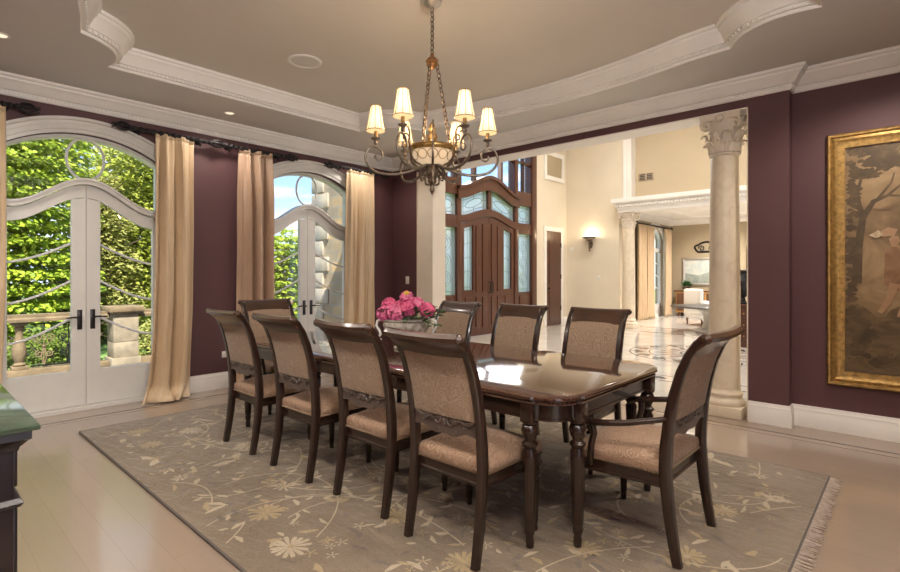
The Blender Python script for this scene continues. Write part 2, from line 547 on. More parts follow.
# ---- floors
g = G(); g.box(XL - 0.28, XE + 0.1, YB - 0.1, YF, -0.12, 0.0)
g.mi = 1
for (x0, x1, y0, y1) in ((XL + 0.30, XL + 0.33, YB, 5.12), (XL + 0.40, XL + 0.41, YB, 5.02),
                         (XL + 0.30, XE, 5.09, 5.12), (XL + 0.40, XE, 4.99, 5.0)):
    g.box(x0, x1, y0, y1, -0.01, 0.0006)
g.build('floor', [M['oak'], M['border']], kind=S, smooth=0)

g = G(); g.box(FX - 0.3, 2.2, YF, 18.1, -0.12, 0.0)
def ring(g, cx, cy, r0, r1, z, n=64, sy=1.0):
    for k in range(n):
        a, b = 2 * pi * k / n, 2 * pi * (k + 1) / n
        g.poly([(cx + r0 * cos(a), cy + r0 * sin(a) * sy, z), (cx + r1 * cos(a), cy + r1 * sin(a) * sy, z),
                (cx + r1 * cos(b), cy + r1 * sin(b) * sy, z), (cx + r0 * cos(b), cy + r0 * sin(b) * sy, z)])
MX, MY = -2.70, 9.3
g.mi = 1
ring(g, MX, MY, 1.13, 1.16, 0.0008); ring(g, MX, MY, 0.81, 0.835, 0.0008); ring(g, MX, MY, 0.30, 0.33, 0.0008)
for k in range(16):
    a = 2 * pi * k / 16
    def pt(r, da): return (MX + r * cos(a + da), MY + r * sin(a + da), 0.001)
    g.mi = 1; g.poly([pt(0.86, 0), pt(0.98, -0.14), pt(1.12, 0), pt(0.98, 0.14)])
    g.mi = 2; g.poly([pt(0.34, 0), pt(0.56, -0.13), pt(0.79, 0), pt(0.56, 0.13)])
    for s in (-1, 1):
        g.mi = 1
        g.tube([(MX + (0.98 + 0.10 * cos(t)) * cos(a + 0.196 + s * 0.06 * sin(t)), MY + (0.98 + 0.10 * cos(t)) * sin(a + 0.196 + s * 0.06 * sin(t)), 0.0) for t in [pi * i / 6 for i in range(7)]], 0.010, 4, flat=0.15)
g.mi = 1
for y0, y1 in ((6.62, 6.65), (6.95, 6.98)): g.poly([(-6.6, y0, 0.0008), (1.5, y0, 0.0008), (1.5, y1, 0.0008), (-6.6, y1, 0.0008)])
for k in range(18):
    cx = -6.3 + k * 0.42
    g.mi = 1 if k % 2 else 2
    g.poly([(cx - 0.15, 6.8, 0.0008), (cx, 6.69, 0.0008), (cx + 0.15, 6.8, 0.0008), (cx, 6.91, 0.0008)])
g.mi = 2
for y0, y1 in ((12.0, 12.12), (13.1, 13.25)): g.poly([(-6.1, y0, 0.0008), (1.5, y0, 0.0008), (1.5, y1, 0.0008), (-6.1, y1, 0.0008)])
g.build('floor_foyer', [M['marblefloor'], M['inlay'], M['inlay2']], kind=S, smooth=0, recalc=False)

# ---- walls with arched openings, mapped (along, up, through)
def arched_wall(g, mp, a0, a1, z0, z1, t0, t1, holes):
    """solid wall a0..a1 by z0..z1 and t0..t1 thick; holes are (left, right, arch function)"""
    def bx(p0, p1, q0, q1):
        lo = [(p0, q0), (p1, q0)]; hi = [(p0, q1), (p1, q1)]
        strip(lo, hi)
    def strip(lo, hi):
        n = len(lo)
        L0 = [g.v(mp(*p, t0)) for p in lo]; H0 = [g.v(mp(*p, t0)) for p in hi]
        L1 = [g.v(mp(*p, t1)) for p in lo]; H1 = [g.v(mp(*p, t1)) for p in hi]
        for i in range(n - 1):
            g.face([L0[i], L0[i + 1], H0[i + 1], H0[i]]); g.face([L1[i], H1[i], H1[i + 1], L1[i + 1]])
            g.face([L0[i], L1[i], L1[i + 1], L0[i + 1]]); g.face([H0[i], H0[i + 1], H1[i + 1], H1[i]])
        g.face([L0[0], H0[0], H1[0], L1[0]]); g.face([L0[-1], L1[-1], H1[-1], H0[-1]])
    cur = a0
    for (h0, h1, fn) in holes:
        bx(cur, h0, z0, z1)
        lo = [(h0 + (h1 - h0) * i / 20, fn(h0 + (h1 - h0) * i / 20)) for i in range(21)]
        strip(lo, [(p[0], z1) for p in lo])
        cur = h1
    bx(cur, a1, z0, z1)

mpX = lambda a, z, t: (t, a, z)      # a wall that runs along Y
def seg_arch(c, hw, spring, rise):
    R = (hw * hw + rise * rise) / (2 * rise)
    return lambda a: spring + rise - R + sqrt(max(0, R * R - (a - c) ** 2))

D1, D2, HW = 1.318, 3.87, 0.67
arch1 = seg_arch(D1, HW + 0.02, 2.53, 0.225); arch2 = seg_arch(D2, HW + 0.02, 2.53, 0.225)
g = G(); arched_wall(g, mpX, YB - 0.1, YF, 0, 3.6, XL - 0.26, XL, [(D1 - HW - 0.02, D1 + HW + 0.02, arch1), (D2 - HW - 0.02, D2 + HW + 0.02, arch2)])
g.build('wall_left', M['plum'], kind=S, smooth=0)

g = G()
g.box(XL - 0.26, OX0, YP, YF, 0, 3.6)
g.box(OX0, OX1, YP, YF, OZ, 3.6)
g.box(OX1, PX, YP, YF, 0, 3.6)
g.box(PX, XE + 0.1, YR, YF, 0, 3.6)
g.build('wall_right', M['plum'], kind=S, smooth=0)
g = G(); g.box(XL - 0.26, XE + 0.1, YB - 0.1, YB, 0, 3.6); g.build('wall_back', M['plum'], kind=S, smooth=0)
g = G(); arched_wall(g, mpX, YB, YR, 0, 3.6, XE, XE + 0.1, [(-.15, 1.05, lambda a: 2.75)])   # opening added behind the camera for the fill light
g.build('wall_end', M['plum'], kind=S, smooth=0)
# lining of the wide opening: ivory jambs, white soffit
g = G()
g.box(OX0, OX0 + 0.012, YP + 0.003, YF + 0.01, 0, OZ); g.box(OX1 - 0.012, OX1, YP + 0.003, YF + 0.01, 0, OZ)
g.mi = 1; g.box(OX0, OX1, YP + 0.003, YF + 0.01, OZ - 0.012, OZ)
g.build('trim_opening', [M['ivory'], M['trimw']], kind=S, smooth=0)

g = G(); g.box(OX0 + 0.012, -5.25, YP + 0.02, YF + 0.01, 0.0, OZ - 0.012, 0.006); g.box(OX0 + 0.012, -5.235, YP + 0.005, YF + 0.02, 0.0, 0.19, 0.006)
g.build('trim_jamb_pilaster', M['capital'], kind=S, smooth=0)

# ---- ceiling with the shaped tray
TCX, TCY = -2.83, 2.66
def tray_outline():
    def arc(p, r, bul, n=9):
        p, r = Vector(p), Vector(r); d = r - p; nn = Vector((-d.y, d.x)).normalized()
        return [tuple(p + d * t + nn * bul * 4 * t * (1 - t)) for t in [i / n for i in range(1, n + 1)]]
    out = [(-.46, 1.05), (-.46, 4.23)]
    out += arc(out[-1], (-1.09, 4.52), .15); out += [(-1.41, 4.55)]          # scooped corner, short step
    out += arc(out[-1], (-4.25, 4.53), -.19, 18); out += [(-4.57, 4.48)]      # long shallow bow
    out += arc(out[-1], (-5.18, 3.98), .15)
    out += [(-5.19, 1.25)]
    out += arc(out[-1], (-4.60, .94), .14); out += [(-4.27, .87)]
    out += arc(out[-1], (-1.41, .80), -.19, 18); out += [(-1.09, .82)]
    out += arc(out[-1], out[0], .15)[:-1]
    return out
TR = tray_outline()
g = G()
n = len(TR)
X0, X1, Y0, Y1 = XL, XE, YB, YF - 0.05
def radial(p):
    dx, dy = p[0] - TCX, p[1] - TCY
    t = min([(X1 - TCX) / dx if dx > 1e-6 else 1e9, (X0 - TCX) / dx if dx < -1e-6 else 1e9,
             (Y1 - TCY) / dy if dy > 1e-6 else 1e9, (Y0 - TCY) / dy if dy < -1e-6 else 1e9])
    return (TCX + dx * t, TCY + dy * t)
corners = [(X1, Y1), (X0, Y1), (X0, Y0), (X1, Y0)]
def angl(p): return atan2(p[1] - TCY, p[0] - TCX)
for i in range(n):
    p, q = TR[i], TR[(i + 1) % n]
    P, Q = radial(p), radial(q)
    loop = [p, P]
    for c in corners:
        a0, a1, ac = angl(p), angl(q), angl(c)
        d = (a1 - a0) % (2 * pi); e = (ac - a0) % (2 * pi)
        if 0 < e < d < pi: loop.append(c)
    loop += [Q, q]
    g.poly([(x, y, ZC) for x, y in loop])
    g.poly([(p[0], p[1], ZC), (q[0], q[1], ZC), (q[0], q[1], ZT + 0.02), (p[0], p[1], ZT + 0.02)])
g.build('ceiling', M['ceil'], kind=S, smooth=0)
g = G(); g.box(XL - 0.26, XE + 0.1, YB - 0.1, YF, ZT, 3.62); g.build('ceiling_tray', M['tray'], kind=S, smooth=0)

def dentils(g, path, d, z, size, pitch, closed=True):
    n = len(path)
    for i in range(n if closed else n - 1):
        p, q = Vector(path[i]), Vector(path[(i + 1) % n])
        L = (q - p).length
        if L < 0.02: continue
        t = (q - p) / L; nn = Vector((-t.y, t.x))
        k = max(1, int(L / pitch))
        for j in range(k):
            c = p + t * (L * (j + 0.5) / k)
            s = size * 0.5
            a = c + nn * (d - size); b = c + nn * (d + size * 0.6)
            P = [a - t * s, a + t * s, b + t * s, b - t * s]
            lo = [g.v((x.x, x.y, z)) for x in P]; hi = [g.v((x.x, x.y, z + size * 1.2)) for x in P]
            g.face(lo[::-1])
            for m in range(4): g.face([lo[m], lo[(m + 1) % 4], hi[(m + 1) % 4], hi[m]])

room = [(XL, YB), (XE, YB), (XE, YR), (PX, YR), (PX, YP), (XL, YP)]
cp = [(0, 2.985), (0.014, 2.985), (0.022, 2.995), (0.026, 3.012), (0.026, 3.034), (0.042, 3.036), (0.055, 3.05), (0.085, 3.092),
      (0.112, 3.112), (0.116, 3.130), (0.130, 3.134), (0.138, 3.145), (0.138, ZC), (0, ZC)]
g = G(); g.sweep(cp, room, closed=True)
dentils(g, [(XL, YB), (XE, YB), (XE, YR), (PX, YR), (PX, YP), (XL, YP)], 0.030, 3.013, 0.013, 0.034)
g.build('trim_crown', M['trimw'], kind=S, smooth=30)
tp = [(0, ZC), (0.008, ZC + 0.012), (0.008, ZC + 0.022), (0.034, ZC + 0.022), (0.036, ZC + 0.045), (0.05, ZC + 0.048), (0.058, ZC + 0.065), (0.085, ZC + 0.115),
      (0.108, ZC + 0.135), (0.112, ZC + 0.155), (0.128, ZC + 0.16), (0.13, ZT), (0, ZT)]
g = G(); g.sweep(tp, TR, closed=True); dentils(g, TR, 0.040, ZC + 0.026, 0.013, 0.034)
g.build('trim_tray', M['trimw'], kind=S, smooth=30)

def skirting(name, path, m=None, h=0.19):
    pr = [(0, 0), (0.022, 0), (0.022, h * 0.68), (0.018, h * 0.72), (0.018, h * 0.82), (0.012, h * 0.86), (0.008, h), (0, h)]
    g = G(); g.sweep(pr, path); return g.build(name, m or M['trimw'], kind=S, smooth=30)
skirting('baseboard_right', [(XE, YR), (PX, YR), (PX, YP), (OX1, YP)])
skirting('baseboard_left', [(XL, D2 - HW - 0.2), (XL, D1 + HW + 0.2)])
skirting('baseboard_corner', [(OX0, YP), (XL, YP), (XL, D2 + HW + 0.2)])
skirting('baseboard_near', [(XL, D1 - HW - 0.2), (XL, YB), (-4.1, YB)])

# ---- foyer shell, two storeys high
ZF = 6.2
g = G()
g.box(FX - 0.25, FX, YF + 0.0, 7.24, 0, ZF); g.box(FX - 0.25, FX, 11.06, YW + 0.3, 0, ZF)
g.box(FX - 0.25, FX, 7.24, 11.06, 5.6, ZF); 
g.build('wall_foyer_front', M['ivory'], kind=S, smooth=0)
g = G(); g.box(FX, -5.62, YW, YW + 0.3, 0, 2.94); g.box(FX, -5.51, YW, YW + 0.3, 2.94, ZF); g.box(FX, 2.2, YW + 0.3, YW + 0.4, 3.2, ZF)
g.mi = 1; g.box(-5.51, 2.2, YW + 0.24, YW + 0.3, 3.2, ZF)
g.build('wall_foyer_far', [M['ivory'], M['cream']], kind=S, smooth=0)
g = G(); g.box(XL - 1.3, 2.2, YF, YF + 0.02, 3.0, ZF); g.box(FX, OX0, YF, YF + 0.02, 0, 3.0); g.box(OX1, 2.2, YF, YF + 0.02, 0, 3.0)
g.build('wall_foyer_near', M['ivory'], kind=S, smooth=0)
g = G(); g.box(FX - 0.25, 2.3, YF - 0.5, YW + 0.4, ZF, ZF + 0.15); g.build('ceiling_foyer', M['ivory'], kind=S, smooth=0)
g = G()   # far right side of the foyer; three unseen openings added to admit sky light
for y0, y1 in ((YF, 6.6), (7.9, 8.5), (9.8, 10.4), (11.7, YW + 0.4)): g.box(2.2, 2.4, y0, y1, 0, ZF)
for y0, y1 in ((6.6, 7.9), (8.5, 9.8), (10.4, 11.7)): g.box(2.2, 2.4, y0, y1, 0, 0.5); g.box(2.2, 2.4, y0, y1, 5.4, ZF)
g.build('wall_foyer_right', M['ivory'], kind=S, smooth=0)
skirting('baseboard_foyer', [(-5.62, YW), (FX, YW), (FX, 12.40)], h=0.2)
# crown and beam above the living room's columns
BX0 = -5.75
ep = [(0, 2.93), (0.02, 2.93), (0.02, 3.0), (0.035, 3.01), (0.035, 3.05), (0.06, 3.06), (0.06, 3.12), (0.10, 3.15), (0.14, 3.17), (0.15, 3.22), (0.15, 3.27), (0, 3.27)]
g = G()
g.box(BX0 + 0.2, 2.2, YW - 0.18, YW + 0.24, 2.93, 3.24)
g.sweep(ep, [(2.2, YW - 0.18), (BX0 + 0.2, YW - 0.18), (BX0 + 0.2, YW)])
for k in range(70):
    x = BX0 + 0.16 + k * 0.075
    g.box(x, x + 0.04, YW - 0.28, YW - 0.2, 3.065, 3.115)
g.build('trim_beam', M['trimw'], kind=S, smooth=30)
g = G()   # pilaster that ends the foyer wall above the beam
g.box(-5.51, -5.29, YW - 0.03, YW + 0.24, 3.27, ZF); g.box(-5.49, -5.44, YW - 0.05, YW, 3.27, ZF); g.box(-5.36, -5.31, YW - 0.05, YW, 3.27, ZF)
g.build('trim_pilaster', M['trimw'], kind=S, smooth=0)
# ---- living room beyond
ZL = 3.22
wv = seg_arch(16.6, 0.7, 2.5, 0.42)
g = G(); arched_wall(g, mpX, YW + 0.3, YV, 0, ZL, XV - 0.25, XV, [(15.9, 17.3, wv)])
g.build('wall_living_left', M['tan'], kind=S, smooth=0)
g = G(); g.box(XV - 0.25, 2.2, YV, YV + 0.2, 0, ZL); g.build('wall_living_back', M['tan'], kind=S, smooth=0)
g = G(); g.box(XV - 0.25, 2.2, YW + 0.3, YV + 0.2, ZL, ZL + 0.12); g.build('ceiling_living', M['trimw'], kind=S, smooth=0)
g = G(); g.box(2.2, 2.3, YW + 0.3, YV + 0.2, 0, ZL); g.build('wall_living_right', M['tan'], kind=S, smooth=0)
lp = [(0, 3.02), (0.02, 3.02), (0.03, 3.06), (0.09, 3.14), (0.13, 3.17), (0.13, ZL), (0, ZL)]
g = G(); g.sweep(lp, [(2.2, YV), (XV, YV), (XV, YW + 0.35)]); 
tp2 = [(0, ZL - 0.001), (0, ZL - 0.05), (0.05, ZL - 0.05), (0.10, ZL - 0.02), (0.14, ZL - 0.001)]
g.sweep(tp2, [(-5.2, 13.6), (-0.5, 13.6), (-0.5, 17.0), (-5.2, 17.0)], closed=True)
g.build('trim_living_crown', M['trimw'], kind=S, smooth=30)
skirting('baseboard_living', [(2.2, YV), (XV, YV), (XV, 17.45)], h=0.2)

# ---- columns
def column(loc, label, h=OZ - 0.012, r=0.135):
    t = thing('marble_column', label, 'column', loc, 0, 'cream marble columns')
    t['kind'] = 'thing'
    g = G(); w = r * 1.38
    g.box(-w, w, -w, w, 0, 0.10, 0.006)
    g.lathe([(r * 1.34, 0.10), (r * 1.38, 0.115), (r * 1.38, 0.135), (r * 1.28, 0.155), (r * 1.16, 0.165), (r * 1.10, 0.185), (r * 1.20, 0.20), (r * 1.20, 0.215), (r * 1.08, 0.23), (r * 1.02, 0.25)], seg=40)
    g.build('base', M['column'], t)
    g = G(); top = h - 0.40
    g.lathe([(r * (1.02 - 0.16 * max(0, (k / 16 - 0.25)) ** 1.3), 0.25 + (top - 0.25) * k / 16) for k in range(17)], seg=40)
    g.build('shaft', M['column'], t)
    g = G(); r2 = r * 0.88
    g.lathe([(r2 * 1.0, top), (r2 * 1.16, top + 0.012), (r2 * 1.16, top + 0.028), (r2 * 1.0, top + 0.04), (r2 * 1.0, top + 0.09), (r2 * 1.1, top + 0.22), (r2 * 1.28, top + 0.33), (r2 * 1.3, top + 0.345)], seg=32)
    for tier, (z0, zt, out, cnt, ph) in enumerate(((top + 0.035, top + 0.17, 0.055, 8, 0), (top + 0.06, top + 0.27, 0.075, 8, pi / 8))):
        for k in range(cnt):                                           # acanthus leaves
            a = 2 * pi * k / cnt + ph
            rad = Vector((cos(a), sin(a), 0)); tan_ = Vector((-sin(a), cos(a), 0))
            def leaf(u, v):
                s = (u - 0.5) * 2
                wid = 0.052 * (1 - 0.5 * v ** 2) * (1 + 0.12 * sin(v * 22))
                ro = r2 * (1.02 + 0.1 * v) + out * max(0, v - 0.45) ** 1.5 * 2.0 + 0.018 - 0.012 * s * s + 0.005 * cos(s * 9)
                z = z0 + (zt - z0) * (v if v < 0.85 else 0.85 - (v - 0.85) * 1.2)
                return rad * ro + tan_ * (s * wid) + Vector((0, 0, z))
            g.grid(leaf, 8, 10)
    ab = r * 1.32
    pts = []
    for k in range(4):                                                   # abacus with hollow sides
        a0 = pi / 4 + k * pi / 2
        p = Vector((cos(a0), sin(a0))) * ab * 1.36; q = Vector((cos(a0 + pi / 2), sin(a0 + pi / 2))) * ab * 1.36
        for i in range(8):
            s = i / 8; m = p + (q - p) * s
            pts.append(tuple(m * (1 - 0.16 * 4 * s * (1 - s))))
    g.prism(pts, 'z', h - 0.055, h - 0.022); g.prism([(x * 1.05, y * 1.05) for x, y in pts], 'z', h - 0.022, h)
    for k in range(4):                                                   # corner volutes
        a = pi / 4 + k * pi / 2
        rad = Vector((cos(a), sin(a), 0)); c = rad * (r * 1.42) + Vector((0, 0, h - 0.105))
        sp = [c + rad * (0.055 * (1 - s / 26) * cos(-s * 0.42 + 1.9)) + Vector((0, 0, 0.052 * (1 - s / 26) * sin(-s * 0.42 + 1.9))) for s in range(24)]
        g.tube(sp, [0.017 - 0.0004 * s for s in range(24)], 7)
        g.tube([rad * r2 * 1.05 + Vector((0, 0, h - 0.20)), rad * r2 * 1.2 + Vector((0, 0, h - 0.10)), sp[0]], 0.013, 6)
        b = a + pi / 4; rb = Vector((cos(b), sin(b), 0))
        g.ball(rb * (r * 1.27) + Vector((0, 0, h - 0.05)), 0.034, 8, 6)
    g.build('capital', M['capital'], t, smooth=50)
    return t
column((-1.375, 5.485, 0), 'tall cream marble column with carved capital beside the plum pier')
column((-5.38, YW + 0.03, 0), 'distant cream marble column under the dentil beam by gold curtains', h=2.93, r=.155)
# ------------------------------------------------------------------ french doors in the window wall
def yz(g, pts, x0, x1): g.prism(pts, 'x', x0, x1)
def zt_(y, c):       # swan-necked top of the leaves
    s = min(1.0, abs(y - c) / (HW * 0.92))
    return 1.985 + 0.275 * (0.5 + 0.5 * cos(pi * s))
def french_door(num, c, arch):
    name = 'door_%d' % num
    root = thing(name, ['pair of arched white glazed doors onto the terrace, full width in view between gold curtains',
                        'arched white glazed doors beyond the far end chair, stone wall and sky outside'][num - 1], 'glazed door', (0, 0, 0), 0, None, S)
    x0, x1 = XL - 0.20, XL - 0.06
    L, R = c - HW, c + HW
    # frame: jambs, threshold, arched head and the curved transom bar
    g = G()
    n = 24
    ys = [L + (R - L) * i / n for i in range(n + 1)]
    g.box(x0, x1, L - 0.018, L + 0.022, 0, 2.535); g.box(x0, x1, R - 0.022, R + 0.018, 0, 2.535)
    g.box(x0 - 0.05, x1 + 0.05, L - 0.018, R + 0.018, 0.0, 0.03)
    g.band([(y, arch(y) - 0.03) for y in ys], [(y, arch(y) - 0.002) for y in ys], 'x', x0, x1)
    g.band([(y, zt_(y, c) + 0.004) for y in ys], [(y, zt_(y, c) + 0.065) for y in ys], 'x', x0 + 0.02, x1 + 0.01)
    g.band([(y, zt_(y, c) + 0.045) for y in ys], [(y, zt_(y, c) + 0.065) for y in ys], 'x', x0 + 0.02, x1 + 0.03)
    zc = (arch(c) - 0.03 + zt_(c, c) + 0.065) / 2; rr = (arch(c) - 0.03 - zt_(c, c) - 0.065) / 2 + 0.010
    xm = (x0 + x1) / 2
    g.tube([(xm, c + .76 * rr * cos(2 * pi * k / 36), zc + rr * sin(2 * pi * k / 36)) for k in range(36)], 0.013, 8, closed=True)
    g.build('frame', M['sash'], root, smooth=30)
    # casing on the room side
    g = G()
    pr = [(0, XL), (0, XL + 0.022), (0.03, XL + 0.022), (0.035, XL + 0.034), (0.075, XL + 0.034), (0.085, XL + 0.024), (0.115, XL + 0.026), (0.125, XL + 0.045), (0.150, XL + 0.045), (0.155, XL)]
    a2 = seg_arch(c, HW + 0.02, 2.53, 0.225)
    pth = [(R + 0.02, 0.0)] + [(R + 0.02 - (2 * HW + 0.04) * i / 28, a2(R + 0.02 - (2 * HW + 0.04) * i / 28)) for i in range(29)] + [(L - 0.02, 0.0)]
    g.sweep([(-d, x) for d, x in pr], pth, mp=lambda a, b, x: (x, a, b))
    g.build('casing', M['sash'], root, smooth=30)
    # fanlight glass
    g = G()
    g.band([(y, zt_(y, c) + 0.05) for y in ys], [(y, arch(y) - 0.04) for y in ys], 'x', xm - 0.003, xm + 0.003)
    g.build('fanlight_pane', M['glass'], root, smooth=0)
    for s in (-1, 1):
        o = lambda w: c + s * w           # w measured from the meeting line outwards
        w0, w1 = 0.002, HW - 0.024
        sti, sto = 0.122, 0.035
        lx0, lx1 = XL - 0.155, XL - 0.105
        top = lambda w: zt_(o(w), c) - 0.002
        g = G()
        nn = 16
        ws = [w0 + (w1 - w0) * i / nn for i in range(nn + 1)]
        g.band([(o(w), 0.385) for w in (w0, sti)], [(o(w), top(w) - 0.125) for w in (w0, sti)], 'x', lx0, lx1)
        g.band([(o(w), 0.385) for w in (w1 - sto, w1)], [(o(w), top(w) - 0.125) for w in (w1 - sto, w1)], 'x', lx0, lx1)
        g.band([(o(w), 0.035) for w in (w0, sti, w1 - sto, w1)], [(o(w), 0.385) for w in (w0, sti, w1 - sto, w1)], 'x', lx0, lx1)
        g.band([(o(w), top(w) - 0.125) for w in ws], [(o(w), top(w)) for w in ws], 'x', lx0, lx1)
        # glazing bead
        wg = [sti + (w1 - sto - sti) * i / 10 for i in range(11)]
        for zb in ((1.47, 1.665), (1.08, 1.29), (0.70, 0.915)):
            pts = []
            for i in range(15):
                t = i / 14; w = sti + (w1 - sto - sti) * t
                z = zb[1] + (zb[0] - zb[1]) * (.35 * t + .65 * sin(pi / 2 * t))
                pts.append(((lx0 + lx1) / 2, o(w), z))
            g.tube(pts, 0.0115, 6)
        leaf = g.build('door_leaf', M['sash'], root, smooth=30)
        g = G()
        xg = (lx0 + lx1) / 2 - 0.018
        g.band([(o(w), 0.37) for w in wg], [(o(w), top(w) - 0.11) for w in wg], 'x', xg - 0.003, xg + 0.003)
        g.build('pane', M['glass'], leaf, smooth=0)
        g = G()
        hw_ = 0.055
        g.box(lx1, lx1 + 0.008, o(hw_) - 0.021, o(hw_) + 0.021, 0.80, 1.0, 0.003)
        g.tube([(lx1 + 0.005, o(hw_), 0.925), (lx1 + 0.05, o(hw_), 0.925)], 0.009, 8)
        g.tube([(lx1 + 0.05, o(hw_ - 0.01), 0.925), (lx1 + 0.052, o(hw_ + 0.06), 0.928), (lx1 + 0.046, o(hw_ + 0.12), 0.922)], [0.010, 0.009, 0.007], 8)
        g.ball((lx1 + 0.008, o(hw_), 0.855), 0.011, 8, 6)
        g.build('handle', M['nickel'], leaf)
    return root
french_door(1, D1, arch1); french_door(2, D2, arch2)

# ------------------------------------------------------------------ mahogany entrance in the foyer
CE = 9.15
root = thing('door_3', 'tall mahogany double entrance door with leaded sidelights and arched transoms', 'front door', (0, 0, 0), 0, None, S)
fx0, fx1 = FX - 0.2, FX + 0.03
def eyebrow(y, z0, rise, hw=1.12):
    s = min(1.0, abs(y - CE) / hw); return z0 + rise * (0.5 + 0.5 * cos(pi * s))
g = G()
for s in (-1, 1):
    o = lambda w: CE + s * w
    g.box(fx0, fx1, min(o(1.70), o(1.91)), max(o(1.70), o(1.91)), 0, 5.6, 0.008)
    g.box(fx0, fx1 - 0.02, min(o(0.98), o(1.12)), max(o(0.98), o(1.12)), 0, 5.6, 0.008)
    g.box(fx0, fx1 - 0.03, min(o(1.12), o(1.70)), max(o(1.12), o(1.70)), 0.0, 0.16)
    g.box(fx0, fx1 - 0.03, min(o(1.12), o(1.70)), max(o(1.12), o(1.70)), 2.36, 2.62)
    g.box(fx0, fx1 - 0.03, min(o(1.12), o(1.70)), max(o(1.12), o(1.70)), 3.06, 3.40)
    for zz in (4.1, 4.85): g.box(fx0 + 0.08, fx1 - 0.05, min(o(1.12), o(1.70)), max(o(1.12), o(1.70)), zz, zz + 0.05)
    for zz in (4.1, 4.85): g.box(fx0 + 0.08, fx1 - 0.05, min(o(0.0), o(0.98)), max(o(0.0), o(0.98)), zz, zz + 0.05)
    g.box(fx0 + 0.08, fx1 - 0.05, min(o(1.39), o(1.43)), max(o(1.39), o(1.43)), 3.40, 5.6)
    g.box(fx0 + 0.08, fx1 - 0.05, min(o(0.45), o(0.53)), max(o(0.45), o(0.53)), 3.3, 5.6)
ys = [CE - 1.12 + 2.24 * i / 30 for i in range(31)]
g.band([(y, eyebrow(y, 2.46, 0.22)) for y in ys], [(y, eyebrow(y, 2.62, 0.22)) for y in ys], 'x', fx0, fx1 - 0.015)
g.band([(y, eyebrow(y, 2.98, 0.28)) for y in ys], [(y, eyebrow(y, 3.22, 0.34)) for y in ys], 'x', fx0, fx1 + 0.02)
g.band([(y, eyebrow(y, 3.18, 0.33)) for y in ys], [(y, eyebrow(y, 3.25, 0.34)) for y in ys], 'x', fx0, fx1 + 0.06)
g.box(fx0, fx1 - 0.02, CE - 0.055, CE + 0.055, 2.75, 3.5)
g.build('frame', M['doorwood'], root, smooth=30)
def leaded(name, parent, lo, hi, x, motif):
    """a leaded pane between two curves (y, z)"""
    g = G(); g.band(lo, hi, 'x', x - 0.004, x + 0.004)
    g.mi = 1
    y0, y1 = lo[0][0], lo[-1][0]; n = len(lo) - 1
    zl = lambda t: lo[int(t * n + 0.001)][1]; zh = lambda t: hi[int(t * n + 0.001)][1]
    r = 0.007
    def P(t, u):
        k = min(n - 1, int(t * n)); f = t * n - k
        zl_ = lo[k][1] * (1 - f) + lo[k + 1][1] * f; zh_ = hi[k][1] * (1 - f) + hi[k + 1][1] * f
        return (x + 0.006, y0 + (y1 - y0) * t, zl_ + (zh_ - zl_) * u)
    e = 0.12 if motif != 'tall' else 0.16; eu = 0.05 if motif in ('tall', 'thin') else 0.14
    g.tube([P(e + (1 - 2 * e) * i / 8, eu) for i in range(9)], r, 4); g.tube([P(e + (1 - 2 * e) * i / 8, 1 - eu) for i in range(9)], r, 4)
    g.tube([P(e, 0), P(e, 1)], r, 4); g.tube([P(1 - e, 0), P(1 - e, 1)], r, 4)
    if motif == 'tall':
        for k in range(3):
            u0 = 0.12 + k * 0.26
            for s in (-1, 1):
                g.tube([P(0.5 + s * 0.26 * sin(pi * i / 8), u0 + 0.24 * i / 8) for i in range(9)], r, 4)
                g.tube([P(0.5 + s * 0.12 * sin(pi * i / 8), u0 + 0.04 + 0.16 * i / 8) for i in range(9)], r, 4)
        g.tube([P(0.5, 0.05), P(0.5, 0.95)], r, 4)
    elif motif == 'thin':
        g.tube([P(0.5, 0), P(0.5, 1)], r, 4)
        for u in (0.28, 0.5, 0.72): g.tube([P(0.12, u), P(0.5, u + 0.03), P(0.88, u)], r, 4)
    else:
        for s in (-1, 1):
            g.tube([P(0.5 + 0.30 * cos(pi * i / 8) , 0.5 + s * 0.22 * sin(pi * i / 8)) for i in range(9)], r, 4)
        g.tube([P(0, 0.5), P(0.2, 0.5)], r, 4); g.tube([P(0.8, 0.5), P(1, 0.5)], r, 4); g.tube([P(0.5, 0.72), P(0.5, 1)], r, 4); g.tube([P(0.5, 0), P(0.5, 0.28)], r, 4)
    return g.build(name, [M['frost'], M['lead']], parent, smooth=0)
